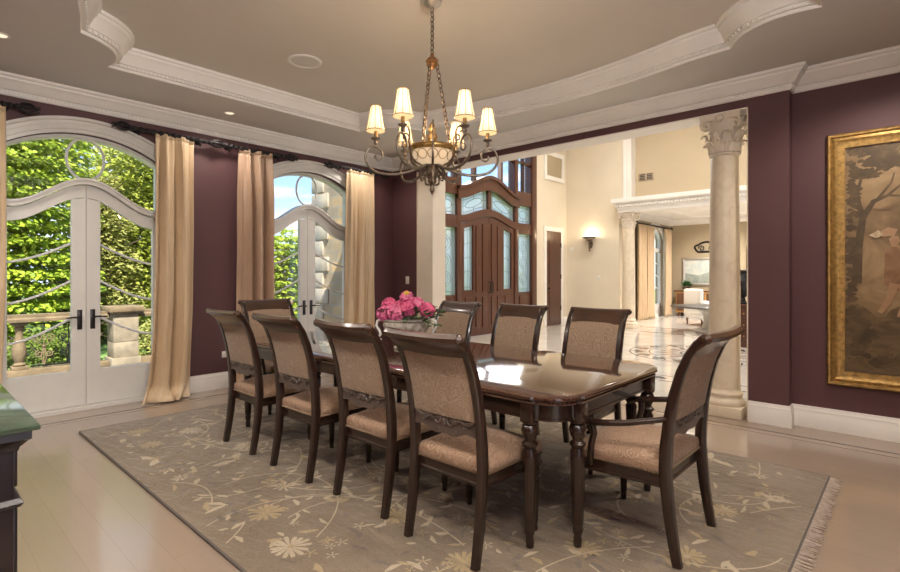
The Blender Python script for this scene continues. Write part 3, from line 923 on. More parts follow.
for s in (-1, 1):
    o = lambda w: CE + s * w
    rng = lambda a, b: [o(a + (b - a) * i / 10) for i in range(11)]
    # sidelight: wooden panel below, leaded glass above, square transom on top
    g = G()
    lo_, hi_ = min(o(1.12), o(1.70)), max(o(1.12), o(1.70))
    g.box(fx0 + 0.06, fx1 - 0.06, lo_, hi_, 0.16, 0.93)
    g.box(fx0 + 0.06, fx1 - 0.035, lo_ + 0.09, hi_ - 0.09, 0.26, 0.83, 0.02)
    sl = g.build('sidelight', M['doorwood'], root, smooth=30)
    leaded('pane', sl, [(y, 0.93) for y in rng(1.12, 1.70)], [(y, 2.37) for y in rng(1.12, 1.70)], FX - 0.06, 'tall')
    leaded('transom_pane', root, [(y, 2.62) for y in rng(1.12, 1.70)], [(y, 3.06) for y in rng(1.12, 1.70)], FX - 0.06, 'sq')
    leaded('transom_pane', root, [(y, eyebrow(y, 2.62, 0.22)) for y in rng(0.05, 0.98)], [(y, eyebrow(y, 2.98, 0.28)) for y in rng(0.05, 0.98)], FX - 0.06, 'sq')
    g = G(); g.band([(y, 3.40) for y in rng(1.12, 1.70)], [(y, 5.6) for y in rng(1.12, 1.70)], 'x', FX - 0.074, FX - 0.068)
    g.build('upper_pane', M['glass'], root, smooth=0)
    g = G(); g.band([(y, eyebrow(y, 3.22, 0.34)) for y in rng(0.0, 0.98)], [(y, 5.6) for y in rng(0.0, 0.98)], 'x', FX - 0.074, FX - 0.068)
    g.build('upper_pane', M['glass'], root, smooth=0)
    # leaf: planked middle, narrow glazed light at the outer side
    top = lambda w: eyebrow(o(w), 2.455, 0.22)
    g = G()
    def bd(a, b, z0, x0=fx0 + 0.05, x1=fx1 - 0.05, z1=None):
        ws = [a + (b - a) * i / 8 for i in range(9)]
        g.band([(o(w), z0) for w in ws], [(o(w), z1 if z1 else top(w) - 0.004) for w in ws], 'x', x0, x1)
    bd(0.004, 0.56, 0.01); bd(0.87, 0.976, 0.01); bd(0.56, 0.87, 0.01, z1=1.02)
    ws = [0.56 + 0.31 * i / 8 for i in range(9)]
    g.band([(o(w), top(w) - 0.12) for w in ws], [(o(w), top(w) - 0.004) for w in ws], 'x', fx0 + 0.05, fx1 - 0.05)
    for a, b in ((0.08, 0.25), (0.30, 0.48)):
        ws = [a + (b - a) * i / 6 for i in range(7)]
        g.band([(o(w), 0.98) for w in ws], [(o(w), top(w) - 0.16) for w in ws], 'x', fx1 - 0.052, fx1 - 0.03)
        g.band([(o(w), 0.20) for w in ws], [(o(w), 0.86) for w in ws], 'x', fx1 - 0.052, fx1 - 0.03)
    g.band([(o(w), 0.20) for w in (0.60, 0.84)], [(o(w), 0.86) for w in (0.60, 0.84)], 'x', fx1 - 0.052, fx1 - 0.03)
    leaf = g.build('door_leaf', M['doorwood'], root, smooth=30)
    leaded('pane', leaf, [(y, 1.02) for y in rng(0.56, 0.87)], [(y, eyebrow(y, 2.455, 0.22) - 0.12) for y in rng(0.56, 0.87)], FX - 0.07, 'thin')
    g = G(); g.tube([(fx1 - 0.03, o(0.05), 0.95), (fx1 + 0.03, o(0.05), 0.97), (fx1 + 0.03, o(0.05), 1.18), (fx1 - 0.03, o(0.05), 1.2)], 0.012, 8)
    g.build('handle', M['nickel'], leaf)

# small panelled door beside the entrance
root = thing('door_4', 'narrow mahogany panelled door in the cream wall right of the entrance', 'door', (0, 0, 0), 0, None, S)
g = G()
g.box(FX, FX + 0.03, 11.42, 11.53, 0, 2.52); g.box(FX, FX + 0.03, 12.27, 12.38, 0, 2.52); g.box(FX, FX + 0.034, 11.41, 12.39, 2.51, 2.63)
g.build('casing', M['trimw'], root, smooth=0)
g = G(); g.box(FX + 0.002, FX + 0.02, 11.53, 12.27, 0.01, 2.51)
for z0, z1 in ((0.15, 0.95), (1.1, 2.36)):
    ys = [11.66 + 0.48 * i / 10 for i in range(11)]
    g.band([(y, z0) for y in ys], [(y, z1 - (0.10 * ((y - 11.9) / 0.24) ** 2 if z1 > 2 else 0)) for y in ys], 'x', FX + 0.015, FX + 0.032)
leaf = g.build('door_leaf', M['doorwood'], root, smooth=30)
g = G(); g.ball((FX + 0.06, 11.60, 1.0), 0.03); g.tube([(FX + 0.02, 11.60, 1.0), (FX + 0.06, 11.60, 1.0)], 0.01); g.build('knob', M['nickel'], leaf)
g = G()
for z in (0.4, 1.25, 2.1): g.box(FX + 0.018, FX + 0.034, 12.235, 12.272, z, z + 0.12)
g.build('hinges', M['nickel'], leaf)
# cream framed niche high over the small door
g = G(); g.box(FX, FX + 0.01, 11.48, 12.36, 3.92, 4.55)
g.mi = 1; g.sweep([(0, FX), (0, FX + 0.04), (0.11, FX + 0.04), (0.11, FX)], [(11.42, 3.86), (12.42, 3.86), (12.42, 4.62), (11.42, 4.62)], closed=True, mp=lambda a, b, x: (x, a, b))
g.build('trim_niche', [M['tan'], M['trimw']], kind=S, smooth=0)

# window of the living room
root = thing('window_1', 'tall arched white window between gold curtains in the far living room', 'window', (0, 0, 0), 0, None, S)
g = G()
ys = [15.9 + 1.4 * i / 20 for i in range(21)]
g.box(XV - 0.16, XV - 0.06, 15.9, 15.97, 0, 2.5); g.box(XV - 0.16, XV - 0.06, 17.23, 17.3, 0, 2.5); g.box(XV - 0.16, XV - 0.06, 16.55, 16.65, 0, 2.9)
g.box(XV - 0.16, XV - 0.06, 15.9, 17.3, 0, 0.4); g.box(XV - 0.16, XV - 0.06, 15.9, 17.3, 2.1, 2.22)
g.band([(y, wv(y) - 0.08) for y in ys], [(y, wv(y)) for y in ys], 'x', XV - 0.16, XV - 0.06)
for z in (0.85, 1.25, 1.65):
    for s in (-1, 1): g.tube([(XV - 0.11, 16.6 + s * (0.05 + 0.6 * i / 8), z + 0.2 - 0.2 * i / 8) for i in range(9)], 0.014, 6)
g.sweep([(0, XV), (0, XV + 0.04), (-0.13, XV + 0.04), (-0.13, XV)], [(17.3, 0)] + [(17.3 - 1.4 * i / 16, wv(17.3 - 1.4 * i / 16)) for i in range(17)] + [(15.9, 0)], mp=lambda a, b, x: (x, a, b))
g.build('window_frame', M['sash'], root, smooth=30)
g = G(); g.band([(y, 0.35) for y in ys], [(y, wv(y) - 0.04) for y in ys], 'x', XV - 0.123, XV - 0.117); g.build('pane', M['glass'], root, smooth=0)

root = thing('window_added', 'added white framed window, unseen in the plum end wall, to admit fill light', 'window', (0, 0, 0), 0, None, S)
g = G()  # invented window, made to house the added fill light
for y in (-.15, .42, .99): g.box(XE + .02, XE + .08, y, y + .06, .0, 2.75)
for z in (0, 1.95, 2.69): g.box(XE + .025, XE + .075, -.15, 1.05, z, z + .06)
g.build('window_frame', M['sash'], root, smooth=0)
g = G(); g.box(XE + .088, XE + .092, -.15, 1.05, .03, 2.72); g.build('pane', M['glass'], root, smooth=0)
# ------------------------------------------------------------------ rug
RX0, RX1, RY0, RY1 = -5.26, -0.42, 1.07, 4.19
rt = 0.016
rug = thing('area_rug', 'large taupe wool rug with cream flowers and vines under the dining table', 'rug', ((RX0 + RX1) / 2, (RY0 + RY1) / 2, 0))
hx, hy = (RX1 - RX0) / 2, (RY1 - RY0) / 2
g = G()
g.box(-hx, hx, -hy, hy, 0.0005, rt, 0.004)
rnd = random.Random(5)
zc = [0]
def flat(pts, mi):
    zc[0] = (zc[0] + 1) % 12
    z = rt + 0.0002 + 0.00009 * zc[0]
    g.mi = mi; g.poly([(x, y, z) for x, y in pts])
def inside(p): return abs(p[0]) < hx - 0.04 and abs(p[1]) < hy - 0.04
def flower(cx, cy, r, ph, mi, petals=11):
    for k in range(petals):
        a = ph + 2 * pi * k / petals + rnd.uniform(-.08, .08); q = r * rnd.uniform(0.8, 1.05)
        c, s = cos(a), sin(a)
        w = r * 0.105
        pts = [(0.14, -0.25), (0.55, -0.9), (0.80, -1.0), (0.97, -0.55), (0.90, 0), (0.97, 0.55), (0.80, 1.0), (0.55, 0.9), (0.14, 0.25)]
        P = [(cx + c * u * q - s * v * w, cy + s * u * q + c * v * w) for u, v in pts]
        if all(inside(p) for p in P): flat(P, mi)
    P = [(cx + r * 0.18 * cos(t), cy + r * 0.18 * sin(t)) for t in [2 * pi * i / 10 for i in range(10)]]
    if all(inside(p) for p in P): flat(P, 2)
def leafp(x, y, a, L, w, mi, lob=0.0):
    P = []
    for i in range(9):
        t = i / 8; P.append((t * L, w * sin(pi * t) ** 0.8 * (1 + lob * sin(t * 14)) + 0.05 * L * sin(pi * t)))
    for i in range(7, 0, -1):
        t = i / 8; P.append((t * L, -w * 0.75 * sin(pi * t) ** 0.8 + 0.05 * L * sin(pi * t)))
    c, s = cos(a), sin(a)
    P = [(x + c * u - s * v, y + s * u + c * v) for u, v in P]
    if all(inside(p) for p in P): flat(P, mi)
def vine(x, y, a, L, curl, w=0.008, mi=1, leaves=True):
    step = 0.035; n = int(L / step); pts = [(x, y)]; k0 = curl
    for i in range(n):
        t = i / n
        a += (k0 * (0.5 + 1.6 * t)) * step
        x += cos(a) * step; y += sin(a) * step
        if not inside((x, y)): break
        pts.append((x, y))
        if leaves and i % 7 == 3: leafp(x, y, a + (1 if i % 2 else -1) * 0.9, rnd.uniform(.06, .11), rnd.uniform(.012, .020), rnd.choice((1, 1, 2)), 0.1)
    for i in range(len(pts) - 1):
        (x0, y0), (x1, y1) = pts[i], pts[i + 1]
        dx, dy = x1 - x0, y1 - y0; l = sqrt(dx * dx + dy * dy) or 1
        nx, ny = -dy / l * w / 2, dx / l * w / 2
        flat([(x0 + nx, y0 + ny), (x1 + nx, y1 + ny), (x1 - nx, y1 - ny), (x0 - nx, y0 - ny)], mi)
    return pts[-1]
# flowing stems with big open flowers between, smaller sprigs scattered round them
spots = []
for i in range(10):
    for j in range(7):
        x = -hx + 0.35 + i * (2 * hx - 0.7) / 9 + rnd.uniform(-.14, .14); y = -hy + 0.28 + j * (2 * hy - 0.56) / 6 + rnd.uniform(-.12, .12)
        spots.append((x, y))
for k, (x, y) in enumerate(spots):
    kind = (k * 3 + k // 7) % 5
    ph = rnd.uniform(0, 6)
    if kind in (0, 2):
        flower(x, y, rnd.uniform(0.095, 0.125), ph, rnd.choice((1, 2, 2)), 14)
        vine(x + .14 * cos(ph), y + .14 * sin(ph), ph + .6, rnd.uniform(1.1, 1.9), rnd.choice((-1, 1)) * rnd.uniform(0.9, 1.9))
    elif kind == 1:
        flower(x, y, rnd.uniform(0.065, 0.085), ph, 1, 9)
        vine(x, y, ph, rnd.uniform(.6, 1.0), rnd.choice((-1, 1)) * rnd.uniform(1.2, 2.5))
    elif kind == 3:
        for q in range(3): leafp(x + rnd.uniform(-.1, .1), y + rnd.uniform(-.1, .1), ph + q * 1.1, rnd.uniform(.10, .16), rnd.uniform(.016, .026), rnd.choice((1, 2)), 0.2)
        vine(x, y, ph + 2, rnd.uniform(.5, .9), rnd.choice((-1, 1)) * 2.0)
    else:
        flower(x, y, 0.06, ph, 2, 6)
        for q in range(2): leafp(x, y, ph + q * 2.2, rnd.uniform(.12, .18), .032, 1, 0.2)
for k in range(950):
    x, y = rnd.uniform(-hx + .1, hx - .1), rnd.uniform(-hy + .1, hy - .1)
    if k % 4 == 0: flower(x, y, rnd.uniform(.028, .045), rnd.uniform(0, 6), rnd.choice((1, 2)), 5)
    else: leafp(x, y, rnd.uniform(0, 6.3), rnd.uniform(.05, .12), rnd.uniform(.010, .020), rnd.choice((1, 1, 3, 3, 3, 2)), 0.2)
g.build('pile', [M['rug'], M['rugcream'], M['ruggold'], M['rugdark']], rug, smooth=0, recalc=False)
g = G()
for s in (-1, 1):
    g.tube([(-hx, s * hy, 0.0085), (hx, s * hy, 0.0085)], 0.0085, 6)
    g.tube([(s * hx, -hy, 0.0085), (s * hx, hy, 0.0085)], 0.0085, 6)
g.build('binding', M['rugedge'], rug)
g = G()
for s in (-1, 1):
    k = 0; y = -hy + 0.01
    while y < hy:
        l = rnd.uniform(.055, .085); dy = rnd.uniform(-.012, .012)
        g.tube([(s * hx, y, 0.010), (s * (hx + 0.02), y + dy * .3, 0.008), (s * (hx + l), y + dy, 0.004)], [0.005, 0.004, 0.003], 4)
        y += 0.0165; k += 1
f = g.build('fringe', M['fringe'], rug)
f['label'] = 'pale knotted wool fringe'; f['kind'] = 'stuff'
RZ = rt + 0.0016

# ------------------------------------------------------------------ dining chairs
PC = [(-.270, 0), (-.252, .10), (-.234, .22), (-.222, .34), (-.216, .44), (-.220, .54), (-.232, .66), (-.254, .78), (-.284, .89), (-.318, .97), (-.354, 1.027), (-.388, 1.055)]
def yback(z):
    for (y0, z0), (y1, z1) in zip(PC, PC[1:]):
        if z0 <= z <= z1: return y0 + (y1 - y0) * (z - z0) / (z1 - z0)
    return PC[-1][0]
def spiral(c, r0, turns, ax, up, r_end=0.25, n=22, start=0.0, sgn=1):
    c = Vector(c); ax = Vector(ax); up = Vector(up)
    return [c + ax * (r0 * (1 - (1 - r_end) * i / n)) * cos(start + sgn * 2 * pi * turns * i / n) + up * (r0 * (1 - (1 - r_end) * i / n)) * sin(start + sgn * 2 * pi * turns * i / n) for i in range(n + 1)]

def make_chair(name, label, hw=0.222, fw=0.235, arms=False, group=None):
    t = thing(name, label, 'chair', (0, 0, 0), 0, group)
    # rear posts: sabre leg below, raked back above
    for s in (-1, 1):
        g = G(); rings = []
        for i, (y, z) in enumerate(PC):
            a = PC[max(0, i - 1)]; b = PC[min(len(PC) - 1, i + 1)]
            ty, tz = b[0] - a[0], b[1] - a[1]; l = sqrt(ty * ty + tz * tz); ty /= l; tz /= l
            th = (0.021 + 0.006 * min(1, z / 0.4)) if z < 0.5 else 0.027 - 0.010 * (z - 0.5) / 0.55
            w = 0.018 + 0.002 * min(1, z / .4)
            if i == len(PC) - 1: th *= 0.9
            x = s * (hw - 0.004 * max(0, z - 0.5) * 2)
            ny, nz = -tz, ty
            bv = 0.30
            ring = []
            for (u, q) in ((-1, -1 + bv), (-1 + bv, -1), (1 - bv, -1), (1, -1 + bv), (1, 1 - bv), (1 - bv, 1), (-1 + bv, 1), (-1, 1 - bv)):
                ring.append((x + u * w, y + ny * q * th, z + nz * q * th))
            rings.append(ring)
        g.loft(rings)
        g.build('rear_leg', M['mahogany'], t, smooth=40)
    for s in (-1, 1):                                  # turned front legs
        g = G(); q = 0.215; X = s * (fw - 0.012)
        g.box(X - .024, X + .024, q - .024, q + .024, 0.335, 0.405, 0.004)
        g.lathe([(.013, 0), (.016, .004), (.017, .02), (.0145, .03), (.0145, .035), (.018, .045), (.0195, .10), (.024, .22), (.0255, .255), (.021, .262), (.028, .270), (.0285, .278), (.020, .288), (.019, .296), (.028, .308), (.030, .318), (.026, .330), (.022, .338)], (X, q, 0), 16, flute=0)
        g.build('front_leg', M['mahogany'], t, smooth=40)
    # seat frame
    g = G()
    def ring(d, z): return [(-hw + d, -.205 + d, z), (hw - d, -.205 + d, z), (fw - d, .25 - d, z), (-fw + d, .25 - d, z)]
    prof = [(-0.004, .342), (-0.008, .347), (-0.008, .356), (0.0, .362), (0.0, .388), (-0.007, .393), (-0.007, .404), (0.02, .406), (0.03, .38), (0.03, .342)]
    R = [[Vector(p) for p in ring(d, z)] for d, z in prof]
    V = [[g.v(p) for p in r] for r in R]
    for i in range(len(V)):
        a, b = V[i], V[(i + 1) % len(V)]
        for k in range(4): g.face([a[k], a[(k + 1) % 4], b[(k + 1) % 4], b[k]])
    g.build('seat_frame', M['mahogany'], t, smooth=40)
    # upholstered seat
    g = G()
    def seat(u, v):
        s = u * 2 - 1; q = v * 2 - 1
        su = max(-1, min(1, s * 1.12)); qu = max(-1, min(1, q * 1.12))
        drop = max(0, abs(s) - 0.893) + max(0, abs(q) - 0.893)
        y = 0.022 + 0.228 * qu
        half = hw + (fw - hw) * (y + .205) / .455
        x = su * half
        e = (1 - abs(su) ** 3) * (1 - abs(qu) ** 3)
        edge = max(abs(s), abs(q))
        z = 0.462 + 0.052 * e - 0.0
        if edge > 0.893:
            tt = (edge - 0.893) / 0.107
            z = 0.462 - (0.462 - 0.402) * tt
            bulge = 0.008 * sin(pi * tt)
            x += bulge * (1 if su > 0 else -1) * (abs(su) > .99); y += bulge * (1 if qu > 0 else -1) * (abs(qu) > .99)
        return (x, y, z)
    nu = 20
    us = [0, .012, .027, .041, .0535] + [0.0535 + (1 - .107) * i / 12 for i in range(1, 12)] + [1 - .0535, 1 - .041, 1 - .027, 1 - .012, 1]
    V = [[g.v(seat(a, b)) for b in us] for a in us]
    for i in range(len(us) - 1):
        for j in range(len(us) - 1): g.face([V[i][j], V[i + 1][j], V[i + 1][j + 1], V[i][j + 1]])
    st = g.build('seat', M['seatfab'], t, smooth=60)
    g = G()                                            # row of nail heads along the lower edge of the cover
    for (x0, y0), (x1, y1) in (((-hw, -.213), (hw, -.213)), ((hw + .007, -.205), (fw + .007, .25)), ((fw, .258), (-fw, .258)), ((-fw - .007, .25), (-hw - .007, -.205))):
        L = sqrt((x1 - x0) ** 2 + (y1 - y0) ** 2); k = int(L / 0.014)
        for i in range(k):
            f = (i + .5) / k; g.ball((x0 + (x1 - x0) * f, y0 + (y1 - y0) * f, 0.410), 0.0066, 6, 4)
    nh = g.build('nailhead_trim', M['brass'], st); nh['label'] = 'row of dull brass nail heads'
    # upholstered back
    g = G(); bw = hw - 0.016
    def back(side):
        def f(u, v):
            s = u * 2 - 1; z = 0.652 + 0.326 * v
            e = (1 - s ** 4) * (1 - (2 * v - 1) ** 4)
            return (s * bw, yback(z) - 0.010 * (1 - s * s) + side * (0.012 + 0.011 * e), z)
        return f
    a = [[g.v(back(1)(i / 10, j / 8)) for j in range(9)] for i in range(11)]
    b = [[g.v(back(-1)(i / 10, j / 8)) for j in range(9)] for i in range(11)]
    for V in (a, b):
        for i in range(10):
            for j in range(8): g.face([V[i][j], V[i + 1][j], V[i + 1][j + 1], V[i][j + 1]])
    for i in range(10):
        g.face([a[i][0], a[i + 1][0], b[i + 1][0], b[i][0]]); g.face([a[i][8], b[i][8], b[i + 1][8], a[i + 1][8]])
    for j in range(8):
        g.face([a[0][j], b[0][j], b[0][j + 1], a[0][j + 1]]); g.face([a[10][j], a[10][j + 1], b[10][j + 1], b[10][j]])
    g.build('backrest', M['damask'], t, smooth=40)
    # crest rail rolled backwards, ends with turned ears
    g = G(); rings = []
    for i in range(13):
        s = i / 6 - 1; x = s * (hw + 0.012); dy = -0.012 * (1 - s * s); dz = 0.006 * (1 - s * s) * -1
        sec = [(yback(.962) + .017, .962), (yback(.98) + .019, .98), (yback(1.01) + .017, 1.012), (-.362, 1.058), (-.384, 1.074), (-.410, 1.073), (-.422, 1.056), (-.416, 1.037), (-.397, 1.028), (yback(1.0) - .020, .995), (yback(.98) - .017, .980), (yback(.962) - .014, .962)]
        rings.append([(x, y + dy, z + dz) for y, z in sec])
    g.loft(rings)
    for s in (-1, 1):
        m = Matrix.Rotation(s * pi / 2, 3, 'Y')
        g.lathe([(0.020, 0), (.0235, .004), (.0235, .010), (.015, .016), (.012, .021), (.006, .024), (0, .025)], (s * (hw + 0.010), -.397, 1.051), 14, mat=m)
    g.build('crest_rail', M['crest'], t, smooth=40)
    # carved lower rail with scrolls
    g = G()
    zlo = lambda s: .584 - 0.026 * (0.5 + 0.5 * cos(pi * s)) + 0.006 * cos(3 * pi * s)
    pts = [i / 10 - 1 for i in range(21)]
    lo = [(s * bw, zlo(s)) for s in pts]; hi = [(s * bw, .660) for s in pts]
    g.band(lo, hi, 'y', yback(.628) - .011, yback(.628) + .009)
    for side in (-1, 1):
        yy = yback(.628) + (.011 if side > 0 else -.013)
        for s in (-1, 1):
            g.tube(spiral((s * .045, yy, .626), .032, 1.4, (s, 0, 0), (0, 0, 1), .2), [.009 - .00025 * i for i in range(23)], 6)
            g.tube([(s * .066, yy, .624), (s * .10, yy, .640), (s * .14, yy, .630), (s * .175, yy, .640), (s * .195, yy, .650)], [.010, .011, .010, .009, .006], 6)
            g.tube(spiral((s * .135, yy, .620), .020, 1.2, (-s, 0, 0), (0, 0, 1), .2), .0065, 5)
        g.ball((0, yy, .620), .016, 8, 6, (1.0, .55, 1.3)); g.ball((0, yy, .646), .010, 8, 6, (1.6, .5, .8))
    g.build('carved_rail', M['carved'], t, smooth=50)
    if arms:
        for s in (-1, 1):
            g = G()
            a0 = hw + .004
            path = [(s * a0, -.222, .668), (s * (a0 + .022), -.16, .652), (s * (a0 + .045), -.06, .628), (s * (a0 + .052), .05, .608), (s * (a0 + .045), .13, .597), (s * (a0 + .036), .185, .588), (s * (a0 + .034), .205, .572)]
            g.tube(path, [.017, .018, .019, .0205, .022, .024, .018], 10, flat=.8)
            g.tube([(s * (fw - .002), .15, .375), (s * (fw + .010), .145, .43), (s * (fw + .018), .135, .49), (s * (fw + .018), .122, .54), (s * (a0 + .040), .125, .575), (s * (a0 + .046), .13, .596)], [.021, .018, .017, .017, .018, .019], 10)
            g.build('arm', M['mahogany'], t, smooth=50)
    return t

GN, GF, GA = 'side chairs in the row nearest the camera', 'side chairs along the foyer side of the table', 'armchairs at the table ends'
c0 = make_chair('dining_chair', 'nearest side chair with its back turned to us, in front of the near table corner', group=GN)
ROT = 0.0
c0.location = (-1.69, 2.045, RZ)
near = [(-2.37, 2.085, 'side chair second from the near end of the row with backs turned to us'),
        (-3.095, 2.065, 'third side chair from the near end of the row with backs turned to us'),
        (-3.85, 2.065, 'leftmost side chair, nearest to the gold curtain and the plum window wall')]
for x, y, l in near: dup(c0, (x, y, RZ), radians(rnd.uniform(-1.0, 1.0)), l)
far = [(-1.83, 3.36, 'side chair on the foyer side nearest the marble column and the armchair'),
       (-2.555, 3.36, 'middle side chair on the foyer side, in front of the mahogany entrance door'),
       (-3.31, 3.38, 'side chair on the foyer side directly right of the pink flowers')]
for x, y, l in far: dup(c0, (x, y, RZ), pi + radians(rnd.uniform(-1, 1)), l, GF)
a0 = make_chair('dining_armchair', 'armchair with open arms at the near right end of the table, by the column', .262, .280, True, GA)
a0.location = (-1.068, 2.672, RZ); a0.rotation_euler = (0, 0, pi / 2)
dup(a0, (-4.76, 2.69, RZ), -pi / 2, 'armchair facing us at the far end of the table, before the second glazed door')

# ------------------------------------------------------------------ dining table
TX, TY, TL, TW = -2.86, 2.705, 1.69, 0.655
tb = thing('dining_table', 'long polished dark mahogany dining table with rounded corners and paired turned legs', 'table', (TX, TY, RZ))
def tout(d):
    r = 0.165; st = 0.014; pts = []
    cx, cy = TL - r - st, TW - r - st
    q = [(TL - d, 0.0), (TL - d, cy - 0.008), (TL - st - d, cy - 0.008 + 0.012)]
    q += [(cx + (r - d) * cos(a), cy + (r - d) * sin(a)) for a in [pi / 2 * i / 10 for i in range(11)]][1:-1]
    q += [(cx - 0.008 + 0.012, TW - st - d), (cx - 0.008, TW - d)]
    quad = q[1:]
    out = []
    for sx, sy, rev in ((1, 1, 0), (-1, 1, 1), (-1, -1, 0), (1, -1, 1)):
        s = [(x * sx, y * sy) for x, y in quad]
        out += s[::-1] if rev else s
    return out
g = G()
prof = [(0.035, .716), (0.012, .716), (0.010, .724), (0.016, .729), (0.006, .735), (0.0, .743), (0.001, .752), (0.010, .758), (0.014, .760), (0.020, .762)]
zoff = -0.004
g.loft([[(x, y, z + zoff) for x, y in tout(d)] for d, z in prof])
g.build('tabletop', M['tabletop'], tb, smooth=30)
g = G()
def ringpair(d0, d1, z0, z1):
    A = [g.v((x, y, z0)) for x, y in tout(d0)]; B = [g.v((x, y, z1)) for x, y in tout(d0)]
    C_ = [g.v((x, y, z0)) for x, y in tout(d1)]; D = [g.v((x, y, z1)) for x, y in tout(d1)]
    n = len(A)
    for i in range(n):
        j = (i + 1) % n
        g.face([A[i], A[j], B[j], B[i]]); g.face([C_[i], D[i], D[j], C_[j]]); g.face([A[i], C_[i], C_[j], A[j]]); g.face([B[i], B[j], D[j], D[i]])
ringpair(.045, .07, .635, .729); ringpair(.040, .07, .628, .640)
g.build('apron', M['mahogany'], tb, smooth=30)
for sx in (-1, 1):
    for sy in (-1, 1):
        for (dx, dy) in ((0.222, 0.052), (0.052, 0.215)):
            x, y = sx * (TL - dx), sy * (TW - dy)
            g = G()
            g.box(x - .036, x + .036, y - .036, y + .036, .615, .729, .004)
            g.lathe([(.015, 0), (.018, .003), (.020, .03), (.017, .05), (.0165, .058), (.022, .07), (.0225, .09), (.019, .10), (.024, .12), (.0325, .44), (.034, .47), (.026, .482), (.026, .488), (.036, .50), (.037, .51), (.024, .522), (.024, .53), (.034, .55), (.041, .575), (.034, .598), (.026, .606), (.038, .612), (.038, .618)], (x, y, 0), 24, 1.08, 1.08)
            g.build('leg', M['mahogany'], tb, smooth=40)

# ------------------------------------------------------------------ flower urn
UX, UY, UZ = -2.93, 2.70, RZ + .7585
urn = thing('flower_urn', 'footed cream and silver urn with scroll handles on the table, holding pink flowers', 'urn', (UX, UY, UZ), radians(-48 + 90))
g = G()
g.lathe([(.085, 0), (.09, .006), (.088, .018), (.06, .03), (.045, .045), (.042, .062), (.06, .078), (.11, .10), (.15, .14), (.168, .185), (.165, .21), (.178, .222), (.178, .232), (.165, .234), (.150, .21), (.09, .13), (0, .11)], (0, 0, 0), 36, 1.1, .85)
g.build('bowl', mat('mosaic_ceramic', (0.52, 0.47, 0.40), 0.22, c2=(0.24, 0.20, 0.16), nscale=26), urn)
for s in (-1, 1):
    g = G()
    g.tube([(s * .185, 0, .225), (s * .225, 0, .215), (s * .235, 0, .18), (s * .21, 0, .14), (s * .20, 0, .11), (s * .22, 0, .09), (s * .215, 0, .07), (s * .195, 0, .075)], [.012, .012, .011, .011, .011, .010, .008, .006], 8)
    g.build('handle', M['ceramic'], urn, smooth=60)
g = G()
for k in range(110):
    a = rnd.uniform(0, 2 * pi); r = rnd.uniform(.05, .20); z = .235 + rnd.uniform(0, .10)
    if k < 26: a = rnd.uniform(-1.0, .5); r = rnd.uniform(.16, .25); z = .20 + rnd.uniform(0, .10)
    d = Vector((cos(a), sin(a), rnd.uniform(-.35, .5))).normalized(); c = Vector((r * cos(a) * 1.05, r * sin(a), z)); sd = d.cross(Vector((0, 0, 1))).normalized(); L = rnd.uniform(.05, .085)
    P = [c, c + d * L * .35 + sd * L * .26, c + d * L * .75 + sd * L * .2, c + d * L, c + d * L * .75 - sd * L * .2, c + d * L * .35 - sd * L * .26]
    mid = [c + d * L * .35 + Vector((0, 0, -.008)), c + d * L * .75 + Vector((0, 0, -.008))]
    v = [g.v(p) for p in P]; m0 = [g.v(p) for p in mid]
    g.face([v[0], v[1], m0[0]]); g.face([v[1], v[2], m0[1], m0[0]]); g.face([v[2], v[3], m0[1]]); g.face([v[3], v[4], m0[1]]); g.face([v[4], v[5], m0[0], m0[1]]); g.face([v[5], v[0], m0[0]])
st = thing('flower_greenery', 'dark green leaves spilling over the rim of the flower urn', 'foliage', (UX, UY, UZ), radians(42))
fo = g.build('leaves', M['plantleaf'], st, smooth=0, recalc=False); fo['kind'] = 'stuff'
def blossom(loc, r, kind, label):
    t = thing('pink_flower', label, 'flower', loc, rnd.uniform(0, 6), 'pink flowers in the urn')
    g = G()
    g.tube([(0, 0, 0), (-.0, 0, -r * 1.6)], .004, 5)
    g.build('stem', M['plantleaf'], t)
    g = G()
    n = 62
    for k in range(n):                                  # petals over a ball
        ph = math.acos(1 - 1.75 * (k + .5) / n); th = k * 2.39996
        d = Vector((sin(ph) * cos(th), sin(ph) * sin(th), cos(ph)))
        u = d.orthogonal().normalized(); w = d.cross(u)
        tw = rnd.uniform(0, 6.3); u, w = u * cos(tw) + w * sin(tw), w * cos(tw) - u * sin(tw)
        c = d * r * rnd.uniform(.80, 1.0); q = r * .36
        ring = [g.v(c + (u * cos(2 * pi * i / 6) + w * sin(2 * pi * i / 6)) * q + d * q * (.22 if i % 2 else -.1)) for i in range(6)]
        cc = g.v(c - d * q * .25)
        for i in range(6): g.face([ring[i], ring[(i + 1) % 6], cc])
    g.ball((0, 0, 0), r * .82, 12, 8)
    b = g.build('petals', M['blossom'] if kind else M['blossomp'], t, smooth=0, recalc=False)
    return t
